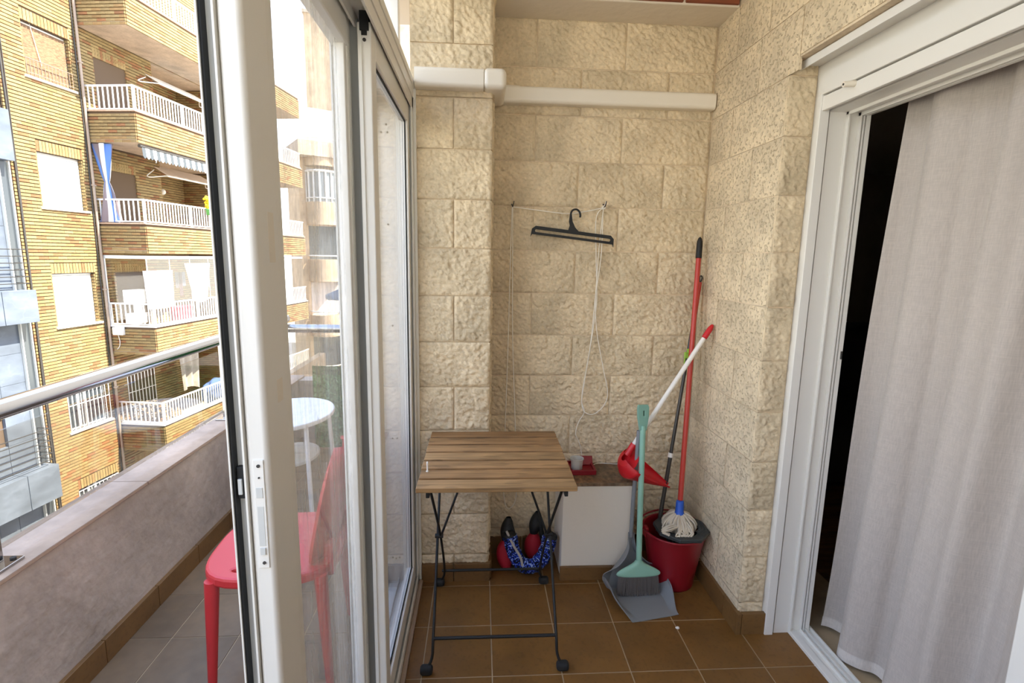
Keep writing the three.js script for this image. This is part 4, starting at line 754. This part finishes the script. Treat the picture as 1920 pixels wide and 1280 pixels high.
TOPS.forEach((top, i) => {
  const b = group('balcony', bld), y0 = top - 0.82;
  part('slab', bx(0.10, BEND, y0, y0 + 0.16, -1.3, TBD - 0.02), M.slab, b, 'pale underside slab');
  part('parapet_core', [bx(0.12, BEND - 0.02, y0 + 0.02, top - 0.03, TBD - 0.12, TBD - 0.014), bx(0.114, 0.20, y0 + 0.02, top - 0.03, 0.0, TBD - 0.12), bx(BEND - 0.10, BEND - 0.014, y0 + 0.02, top - 0.03, 0, TBD - 0.12)], M.joint, b);
  const L = []; brickPanel(L, BEND - 0.10, 0.78, place(0.10, y0, TBD)); brickPanel(L, TBD, 0.78, place(0.10, y0, 0, -PI / 2));
  part('parapet_bricks', L, M.brickV, b, 'yellow bricks of the balcony front', 'stuff');
  part('coping', [rb(0.07, BEND, top - 0.035, top, TBD - 0.15, TBD + 0.03, 0.006), rb(0.07, 0.24, top - 0.035, top, 0, TBD - 0.15, 0.006)], i === 3 || i === 4 ? M.railW : M.copingB, b);
  const rz = TBD - 0.05, yb = top + 0.06, yt = top + 0.60;
  part('top_rail', [rb(0.13, BEND, yt, yt + 0.045, rz - 0.022, rz + 0.022, 0.006), rb(0.13, 0.175, yt, yt + 0.045, 0.02, rz, 0.006)], M.railW, b);
  part('bottom_rail', [bx(0.13, BEND, yb - 0.03, yb, rz - 0.015, rz + 0.015), bx(0.14, 0.17, yb - 0.03, yb, 0.02, rz)], M.railW, b);
  for (let k = 0; k < 10; k++) part('baluster', railBar, M.railW, b).position.set(0.152, yb + 0.27, 0.10 + k * 0.138);
  for (let k = 0; k < 30; k++) part('baluster', railBar, M.railW, b).position.set(0.21 + k * 0.115, yb + 0.27, rz);
  const rest = []; for (let k = 30; k < 79; k++) rest.push(railBar.clone().translate(0.21 + k * 0.115, yb + 0.27, rz)); part('far_balusters', rest, M.railW, b, undefined, 'stuff');
  for (const x of [0.155, 2.0, 3.6, 5.2, 6.8]) part('rail_post', bx(x - 0.02, x + 0.02, top, yt, rz - 0.02, rz + 0.02), M.railW, b);
  if (i > 0) {   // brick piers and a door with shutter behind the railing
    const y1 = y0 + 0.10;
    const d = group('balcony_door', bld);
    part('frame', [bx(0.50, 0.56, y1, y1 + 2.18, -0.10, -0.03), bx(1.52, 1.58, y1, y1 + 2.18, -0.10, -0.03), bx(0.50, 1.58, y1 + 2.13, y1 + 2.18, -0.10, -0.03)], i === 3 ? M.iron : M.shutterW, d);
    if (i < 4) { const sl = []; for (let y = y1 + 0.02; y < y1 + 2.12; y += 0.055) sl.push(rb(0.56, 1.52, y, y + 0.051, -0.09, -0.075, 0.006, 1)); part('roller_shutter', sl, i === 3 ? M.aluGrey : M.shutterW, d, 'lowered roller shutter'); } else { part('pane', bx(0.56, 1.52, y1, y1 + 2.13, -0.09, -0.08), M.windowDark, d); part('curtain', bx(0.9, 1.45, y1, y1 + 2.1, -0.079, -0.07), M.cloth, d); for (let k = 0; k < 9; k++) part('grille_bar', rod([0.52 + k * 0.13, y1, 0.03], [0.52 + k * 0.13, y1 + 2.2, 0.03], 0.013, 0.013, 6), M.railW, d); part('grille_rail', [1.05, 1.5, 2.18].map((h) => rod([0.50, y1 + h, 0.03], [1.58, y1 + h, 0.03], 0.013, 0.013, 6)), M.railW, d); }
    const e = group('inner_door', bld);
    part('panel', bx(2.78, 3.70, y1, y1 + 2.0, -1.33, -1.31), i === 3 ? M.windowDark : M.shutterB, e); part('frame', [bx(3.68, 3.76, y1, y1 + 2.0, -1.33, -1.28), bx(2.74, 2.80, y1, y1 + 2.0, -1.33, -1.28)], M.shutterW, e);
  }
});
part('parapet_roof', bx(-2.1, BEND, 11.5, 11.7, -6, 0.1), M.slab, bld);

// local points of the facade in the world
const bl = (x, y, z) => V(x, y, z).applyAxisAngle(V(0, 1, 0), PI / 2 - AX).add(V(-11.586, 0, -12.643));
function onFacade(name, label, category, grp) { return thing(name, label, category, [-11.586, 0, -12.643], PI / 2 - AX, grp); }
{
  const d = onFacade('drain_pipe', 'brown drain pipe with cables down the brick corner between windows and balconies', 'pipe');
  part('pipe', rod([0.03, -8.9, 0.075], [0.03, 11.4, 0.075], 0.034, 0.034, 12), M.pipe, d);
  part('cable', tube([[-0.03, 11, 0.04], [-0.045, 7, 0.045], [-0.02, 4, 0.04], [-0.05, 1, 0.045], [-0.025, -3, 0.04], [-0.04, -8, 0.045]], 0.014, 80, 6), M.cable, d, 'dark cable');
  for (const y of [9.5, 6.3, 3.2, 0.4, -2.4, -5.2]) part('bracket', bx(-0.02, 0.08, y, y + 0.04, 0.0, 0.115), M.pipe, d);
  const d2 = onFacade('facade_cable', 'dark cable bundle down the left edge of the brick facade', 'cable');
  part('cable', [tube([[-1.99, 11, 0.04], [-2.0, 6, 0.045], [-1.97, 2, 0.04], [-2.0, -3, 0.045], [-1.98, -8, 0.04]], 0.02, 60, 6), tube([[-1.95, 11, 0.04], [-1.945, 5, 0.045], [-1.955, 0, 0.04], [-1.94, -8, 0.045]], 0.012, 60, 6)], M.cable, d2);
}
{ // striped awning rolled under the third parapet
  const a = onFacade('striped_awning', 'rolled awning with a scalloped grey and white striped edge under a balcony', 'awning');
  const y = FL[0] - 0.82, L = [];
  for (let k = 0; k < 36; k++) { const x0 = 0.25 + k * 0.13, g = sheet(6, 5, (u, v) => [x0 + u * 0.13, y - 0.06 - (1 - v) * (0.25 + 0.06 * Math.sin(PI * u)), TBD - 0.02 + 0.02 * (1 - v)]); paint(g, k % 2 ? [0.86, 0.86, 0.84] : [0.07, 0.08, 0.09]); L.push(g); }
  part('valance', L, new THREE.MeshStandardMaterial({ vertexColors: true, roughness: 0.95, side: THREE.DoubleSide }), a, 'scalloped striped valance');
  part('roller', rod([0.20, y - 0.06, TBD - 0.05], [4.9, y - 0.06, TBD - 0.05], 0.045, 0.045, 12), M.cable, a);
  part('crank', tube([[0.85, y - 0.1, TBD - 0.1], [0.86, y - 0.32, TBD - 0.1], [0.82, y - 0.40, TBD - 0.1]], 0.012, 12, 6), M.railW, a);
}
[[1, 'beige canvas awning folded in the balcony with the yellow flowers', 'canvas'], [0, 'white awning folded in the balcony above the striped awning', 'shutterW']].forEach(([k, label, m], q) => {
  const a = onFacade('folded_awning', label, 'awning'); const y = FL[k] - 0.82 + 2.72 - (q ? 0.22 : 0);
  part('canvas', sheet(20, 4, (u, v) => [2.35 + u * 2.3, y - 0.32 * v - 0.02 * Math.sin(u * 30) * v, -0.10 + 0.55 * v], 0.02), M[m], a);
  part('front_bar', rod([2.33, y - 0.33, 0.46], [4.67, y - 0.33, 0.46], 0.03, 0.03, 10), M.railW, a);
  for (const g of [tube([[2.3, y - 0.15, 0.05], [1.7, y - 0.45, 0.30], [2.33, y - 0.33, 0.45]], 0.016, 20, 6), tube([[4.7, y - 0.15, 0.05], [4.4, y - 0.45, 0.3], [4.6, y - 0.33, 0.45]], 0.016, 20, 6)]) part('arm', g, M.railW, a);
});
{ // knotted side blind on the balcony with the awning
  const c = onFacade('knotted_side_blind', 'blue and white side blind knotted at the corner of a balcony', 'blind');
  const y0 = FL[1] + 0.02, y1 = FL[0] - 0.84;
  const g = sheet(40, 50, (u, v) => { const a = u * 2 * PI, w = 0.05 + 0.17 * Math.pow(Math.abs(v - 0.52) / 0.52, 0.8), k = 1 + 0.30 * Math.sin(a * 5 + v * 6); return [0.20 + Math.cos(a) * w * 0.5 * k, y0 + v * (y1 - y0), 0.30 + Math.sin(a) * w * 1.15 * k + 0.05 * (1 - v)]; }), n = g.attributes.position.count, col = new Float32Array(n * 3), uv = g.attributes.uv;
  for (let i = 0; i < n; i++) { const b = Math.floor(uv.getX(i) * 9 + 0.3), cc = b % 3 === 0 ? [0.10, 0.20, 0.50] : b % 3 === 1 ? [0.80, 0.81, 0.84] : [0.20, 0.16, 0.17]; col.set(cc, i * 3); }
  g.setAttribute('color', new THREE.BufferAttribute(col, 3)); part('cloth', g, new THREE.MeshStandardMaterial({ vertexColors: true, roughness: 0.95, side: THREE.DoubleSide }), c);
}
{ // glazed balcony
  const e = onFacade('balcony_glazing', 'frameless glass screens with a white head rail enclosing one balcony', 'glazing');
  const yb = FL[2] + 0.01, yt = FL[1] - 0.84;
  part('head_rail', [rb(0.14, BEND - 0.1, yt - 0.13, yt - 0.04, TBD - 0.14, TBD - 0.09, 0.008), rb(0.12, 0.18, yt - 0.13, yt - 0.04, 0.04, TBD - 0.10, 0.008)], M.railW, e);
  for (const g of [bx(0.125, 0.165, yb, yt - 0.1, 0.02, 0.06), bx(0.13, 0.15, yb, yt - 0.1, TBD - 0.125, TBD - 0.105)]) part('corner_post', g, M.railW, e);
  for (const [a, b] of [[0.16, 1.0], [1.02, 1.86], [1.88, 2.72], [2.74, 3.58], [3.6, 4.4]]) part('glass_pane', bx(a, b, yb, yt - 0.13, TBD - 0.12, TBD - 0.112), M.glass, e);
  for (const x of [1.01, 1.87, 2.73, 3.59]) part('pane_edge', bx(x - 0.008, x + 0.008, yb, yt - 0.13, TBD - 0.122, TBD - 0.11), M.railW, e);
  part('side_pane', bx(0.135, 0.143, yb, yt - 0.13, 0.05, TBD - 0.13), M.glass, e);
  const lau = (label, x0, x1, yT, yB, ang) => { const o = onFacade('hung_sheet', label, 'laundry', 'washing on the glazed balcony'); part('cloth', sheet(50, 24, (u, v) => [x0 + u * (x1 - x0) + ang * (1 - v) * (0.5 - u) * 1.6, yB + v * (yT - yB) + 0.10 * (1 - v) * Math.sin(PI * u) * ang * -2, 0.75 + 0.05 * Math.sin(u * 34) * (0.5 + 0.5 * (1 - v)) + 0.02 * perlin.noise(u * 9, v * 3, 1)], 0.006), M.cloth, o); };
  lau('white sheet hung straight behind the glass of the glazed balcony', 0.62, 1.80, yb + 1.52, yb + 0.40, 0.1);
  lau('white sheet gathered to a point behind the glass of the glazed balcony', 2.35, 3.6, yb + 1.72, yb + 0.50, 0.4);
  for (const [x, c, h, what] of [[2.0, [0.07, 0.06, 0.08], 0.5, 'charcoal garment hung next to the straight white sheet'], [2.16, [0.05, 0.02, 0.03], 0.75, 'long dark maroon garment hung between the two white sheets'], [2.3, [0.10, 0.10, 0.14], 0.45, 'short slate garment hung next to the gathered white sheet']]) {
    const w = onFacade('hung_garment', what, 'laundry', 'washing on the glazed balcony');
    part('cloth', sheet(8, 8, (u, v) => [x + (u - 0.5) * 0.14, yb + 1.45 - h * (1 - v), 0.72 + 0.02 * Math.sin(u * 9)], 0.01), mat(c, { roughness: 1 }), w);
  }
  const cab = onFacade('storage_box', 'large white box on a stand in the glazed balcony', 'box');
  part('casing', rb(0.35, 0.95, yb + 0.58, yb + 0.98, 0.30, 0.60, 0.02), M.shutterW, cab); part('stand', bx(0.60, 0.72, yb + 0.30, yb + 0.58, 0.40, 0.55), M.shutterW, cab);
  const low = onFacade('storage_box', 'low white box under the stand in the glazed balcony', 'box');
  part('casing', rb(0.40, 0.80, yb, yb + 0.27, 0.30, 0.62, 0.02), M.shutterW, low); part('lid', rb(0.39, 0.81, yb + 0.27, yb + 0.30, 0.29, 0.63, 0.01), M.shutterW, low);
  const ap = onFacade('wash_basket', 'red and white clothes basket behind the railing of the glazed balcony', 'basket'); part('basket', rb(1.45, 2.0, yb - 0.55, yb + 0.42, 0.85, 1.15, 0.04), mat([0.42, 0.04, 0.06], { roughness: 0.8 }), ap);
}
{
  const ac = onFacade('outdoor_unit', 'small beige box fixed to the side of the glazed balcony', 'box'); part('casing', rb(-0.02, 0.092, -0.86, -0.64, 0.20, 0.50, 0.015), M.sill, ac);
  part('cable', tube([[0.06, -0.86, 0.30], [0.05, -1.05, 0.34], [0.06, -1.2, 0.30], [0.07, -1.28, 0.22]], 0.01, 20, 6), M.sill, ac);
}
{ // flowers on the balcony with the beige awning
  const f = onFacade('flower_pot', 'pot of yellow flowers hung on a balcony railing', 'plant'); const x = 2.75, y = FL[1] + 0.42, z = TBD + 0.04;
  part('pot', lathe([[0, 0], [0.07, 0], [0.09, 0.16], [0.10, 0.17], [0.10, 0.19], [0, 0.19]], 18).translate(x, y, z), M.leafG, f);
  const fl = []; const r = mulberry(3); for (let i = 0; i < 40; i++) { const a = r() * 6.3, k = r() * 0.12; fl.push(new THREE.IcosahedronGeometry(0.045, 0).translate(x + Math.cos(a) * k, y + 0.22 + r() * 0.36, z + Math.sin(a) * k)); } part('flowers', fl, M.yellow, f, 'yellow blooms');
}
{ // lowest balcony in view: dust sheet and covered heap
  const s = onFacade('dust_sheet', 'grey cloth hung up on the lowest visible balcony', 'cloth'); const y = FL[3];
  part('cloth', sheet(30, 20, (u, v) => [1.95 + u * 0.95 - 0.2 * (1 - v) * (u - 0.5), y + 0.55 + v * 1.25 - 0.25 * (1 - v) * Math.pow(u - 0.4, 2) * 2, 0.60 + 0.05 * Math.sin(u * 16)], 0.01), M.clothGrey, s);
  const h = onFacade('covered_heap', 'heap of dark and blue things on the lowest visible balcony', 'heap');
  const g = new THREE.SphereGeometry(0.4, 24, 14), p = g.attributes.position; for (let i = 0; i < p.count; i++) { const k = 1 + 0.3 * perlin.noise(p.getX(i) * 5, p.getY(i) * 5, p.getZ(i) * 5); p.setXYZ(i, p.getX(i) * k * 1.6 + 3.1, p.getY(i) * k + y + 0.25, p.getZ(i) * k * 0.6 + 0.95); } g.computeVertexNormals(); part('cover', g, mat([0.09, 0.15, 0.36], { roughness: 0.9 }), h);
  const pl = onFacade('plant_mass', 'dry brown plants behind the railing of the lowest visible balcony', 'plant'); const r = mulberry(8), q = []; for (let i = 0; i < 260; i++) { const gg = new THREE.PlaneGeometry(0.12, 0.05); gg.rotateX(r() * 6); gg.rotateY(r() * 6); q.push(gg.translate(0.30 + r() * 0.5, y - 0.05 + r() * 0.6, 0.25 + r() * 0.95)); } part('leaves', q, mat([0.26, 0.20, 0.12], { roughness: 0.9, side: THREE.DoubleSide }), pl, undefined, 'stuff');
}
{
  const lamp = onFacade('globe_lamp', 'round white wall lamp in the balcony with the beige awning', 'lamp'); part('globe', new THREE.SphereGeometry(0.10, 20, 14).translate(4.0, FL[1] + 1.28, -1.05), M.shutterW, lamp); part('bracket', rod([4.0, FL[1] + 1.32, -1.3], [4.0, FL[1] + 1.3, -1.1], 0.02, 0.02, 8), M.iron, lamp);
}

// ---------------------------------------------------------------- grey stone building next to it
{
  const g = thing('stone_building', 'grey stone clad building with dark window strips left of the brick block', 'building', [-11.586, 0, -12.643], PI / 2 - AX);
  part('core', bx(-6, -2.08, -9, 5.2, -6, -0.02), M.joint, g);
  const cols = [-2.10, -3.0, -3.9, -4.8, -5.7];
  const band = [[4.55, 3.45, 0.32], [0.55, -0.20, 0.42], [-3.75, -4.6, 0.42]];
  for (const [y1, y0, z] of band) for (let c = 0; c < 4; c++) part('stone_panel', rb(cols[c + 1] + 0.006, cols[c] - 0.22 * (c === 0 ? 1 : 0) + (c === 0 ? 0.10 : 0) - 0.006, y0, y1, -0.2, z, 0.004, 1), M.marble, g);
  for (const [y1, y0] of [[3.44, 0.56], [-0.22, -3.74], [-4.62, -8.5]]) { const n = Math.round((y1 - y0) / 0.72), dh = (y1 - y0) / n; for (let k = 0; k < n; k++) for (let c = 0; c < 4; c++) { const o = (k % 2) * 0.4; part('stone_panel', rb(cols[c + 1] + 0.004 - (c ? o : 0), (c ? cols[c] - o : -2.42) - 0.004, y0 + k * dh + 0.003, y0 + (k + 1) * dh - 0.003, -0.1, 0.05 + 0.004 * (k % 2), 0.003, 1), M.marble, g); } }
  for (const [y1, y0] of [[3.45, 0.55], [-0.20, -3.75], [-4.6, -8.5]]) { const s = part('window_strip', bx(-2.40, -2.18, y0, y1, -0.15, 0.06), M.windowDark, g, 'tall narrow dark window'); part('strip_frame', [bx(-2.42, -2.39, y0, y1, -0.1, 0.11), bx(-2.19, -2.16, y0, y1, -0.1, 0.11)], M.aluGrey, s); }
  for (const y of [0.55, -3.75]) for (let k = 0; k < 6; k++) part('guard_bar', [rod([-5.7, y + 0.16 + k * 0.155, 0.36], [-2.30, y + 0.16 + k * 0.155, 0.36], 0.012, 0.012, 6), rod([-2.30, y + 0.16 + k * 0.155, 0.36], [-2.30, y + 0.16 + k * 0.155, 0.0], 0.012, 0.012, 6)], M.poleDark, g);
}

// ---------------------------------------------------------------- rounded building further down the street
{
  const r = thing('rounded_building', 'beige building with rounded balconies far down the street', 'building', [-9.1, 0.1, -25.2], 0.55);
  part('mass', bx(-1.1, 6.5, -9.1, 6.1, -2.5, -0.1), M.stucco, r);
  part('roof_slab', bx(-1.25, 6.6, 6.1, 6.8, -2.6, 0.75), M.slab, r);
  for (let k = -3; k < 3; k++) {
    const y = 0.25 + k * 2.85 - 0.25;
    const b = group('balcony', r);
    part('parapet', (() => { const s = new THREE.Shape(); s.absellipse(0, 0, 0.78, 0.80, PI, 2 * PI); const g = new THREE.ExtrudeGeometry(s, { depth: 1.12, bevelEnabled: false, curveSegments: 24 }); g.rotateX(-PI / 2); return boxUV(g.translate(0, y, -0.1)); })(), M.stucco, b);
    const hand = []; for (let i = 0; i <= 16; i++) { const a = PI * i / 16; hand.push([Math.cos(a) * 0.76, y + 1.30, -0.1 + Math.sin(a) * 0.78]); } part('handrail', tube(hand, 0.035, 60, 6), M.railW, b);
    part('recess', bx(-0.72, 0.72, y + 1.12, y + 2.80, -0.14, -0.08), k === -2 || k === 0 ? M.windowDark : M.shutterB, b);
    if (k === 1) { for (let i = 0; i <= 8; i++) { const a = PI * i / 8; part('glazing_post', rod([Math.cos(a) * 0.75, y + 1.1, -0.1 + Math.sin(a) * 0.77], [Math.cos(a) * 0.75, y + 2.6, -0.1 + Math.sin(a) * 0.77], 0.045, 0.05, 6), M.railW, b); } part('glazing', (() => new THREE.CylinderGeometry(0.73, 0.73, 1.5, 32, 1, true, -PI / 2, PI).translate(0, y + 1.85, -0.1))(), mat([0.30, 0.33, 0.34], { roughness: 0.1, side: THREE.DoubleSide }), b); part('head', (() => { const h2 = hand.map((p) => [p[0], y + 2.6, p[2]]); return tube(h2, 0.06, 60, 6); })(), M.railW, b); }
    const w = group('window', r); part('pane', bx(1.05, 1.65, y + 1.05, y + 2.35, -0.12, -0.07), M.windowDark, w); part('frame', [bx(1.00, 1.06, y + 1.0, y + 2.4, -0.1, -0.02), bx(1.32, 1.38, y + 1.0, y + 2.4, -0.1, -0.02), bx(1.64, 1.7, y + 1.0, y + 2.4, -0.1, -0.02), bx(1.0, 1.7, y + 0.98, y + 1.06, -0.1, 0.03)], M.railW, w);
    part('corner_pipe', rod([0.86, y, -0.05], [0.86, y + 2.85, -0.05], 0.06, 0.06, 8), M.stucco, r);
  }
  const tw = thing('tower_block', 'tall blank beige tower block rising behind the rounded building', 'building', [-12.4, 0, -34], 0.12);
  part('shaft', bx(0, 9, -9.05, 16.6, -8, 0), M.stucco, tw); part('coping', bx(-0.08, 9.08, 16.6, 16.8, -8.1, 0.08), M.slab, tw); part('dark_gap_band', bx(0.1, 8.7, 8.6, 9.35, -0.05, 0.03), M.shutterB, tw);  // the band puts the dark gap on the tower into flat colour
  const t = thing('awning_parasol', 'blue grey parasol standing in front of the rounded building', 'parasol', [-3.85, -2.2, -9.2]);
  part('canopy', lathe([[0, 0.32], [0.05, 0.31], [0.62, 0.06], [0.62, -0.02], [0.61, -0.02], [0.61, 0.04], [0.05, 0.28], [0, 0.29]], 8).translate(0, 2.75, 0), mat([0.16, 0.17, 0.19], { roughness: 0.9 }), t); part('pole', rod([0, 0, 0], [0, 3.05, 0], 0.03, 0.03, 10), M.railW, t); part('base', lathe([[0, 0], [0.3, 0], [0.3, 0.05], [0.05, 0.08], [0, 0.08]], 24), M.poleDark, t);
  const pd = struct('floor_lower_terrace', 'tiled roof terrace below, between the buildings', 'terrace'); part('deck', bx(-6.0, -1.34, -2.6, -2.2, -13.5, -6.5), M.coping, pd); part('kerb', bx(-6.0, -5.8, -2.2, -1.5, -13.5, -6.5), M.stucco, pd);
}
const street = struct('floor_street', 'grey street between the buildings', 'street');
part('road', bx(-40, 20, -9.3, -9.0, -60, 30), M.asphalt, street);

renderer.render(scene, camera);
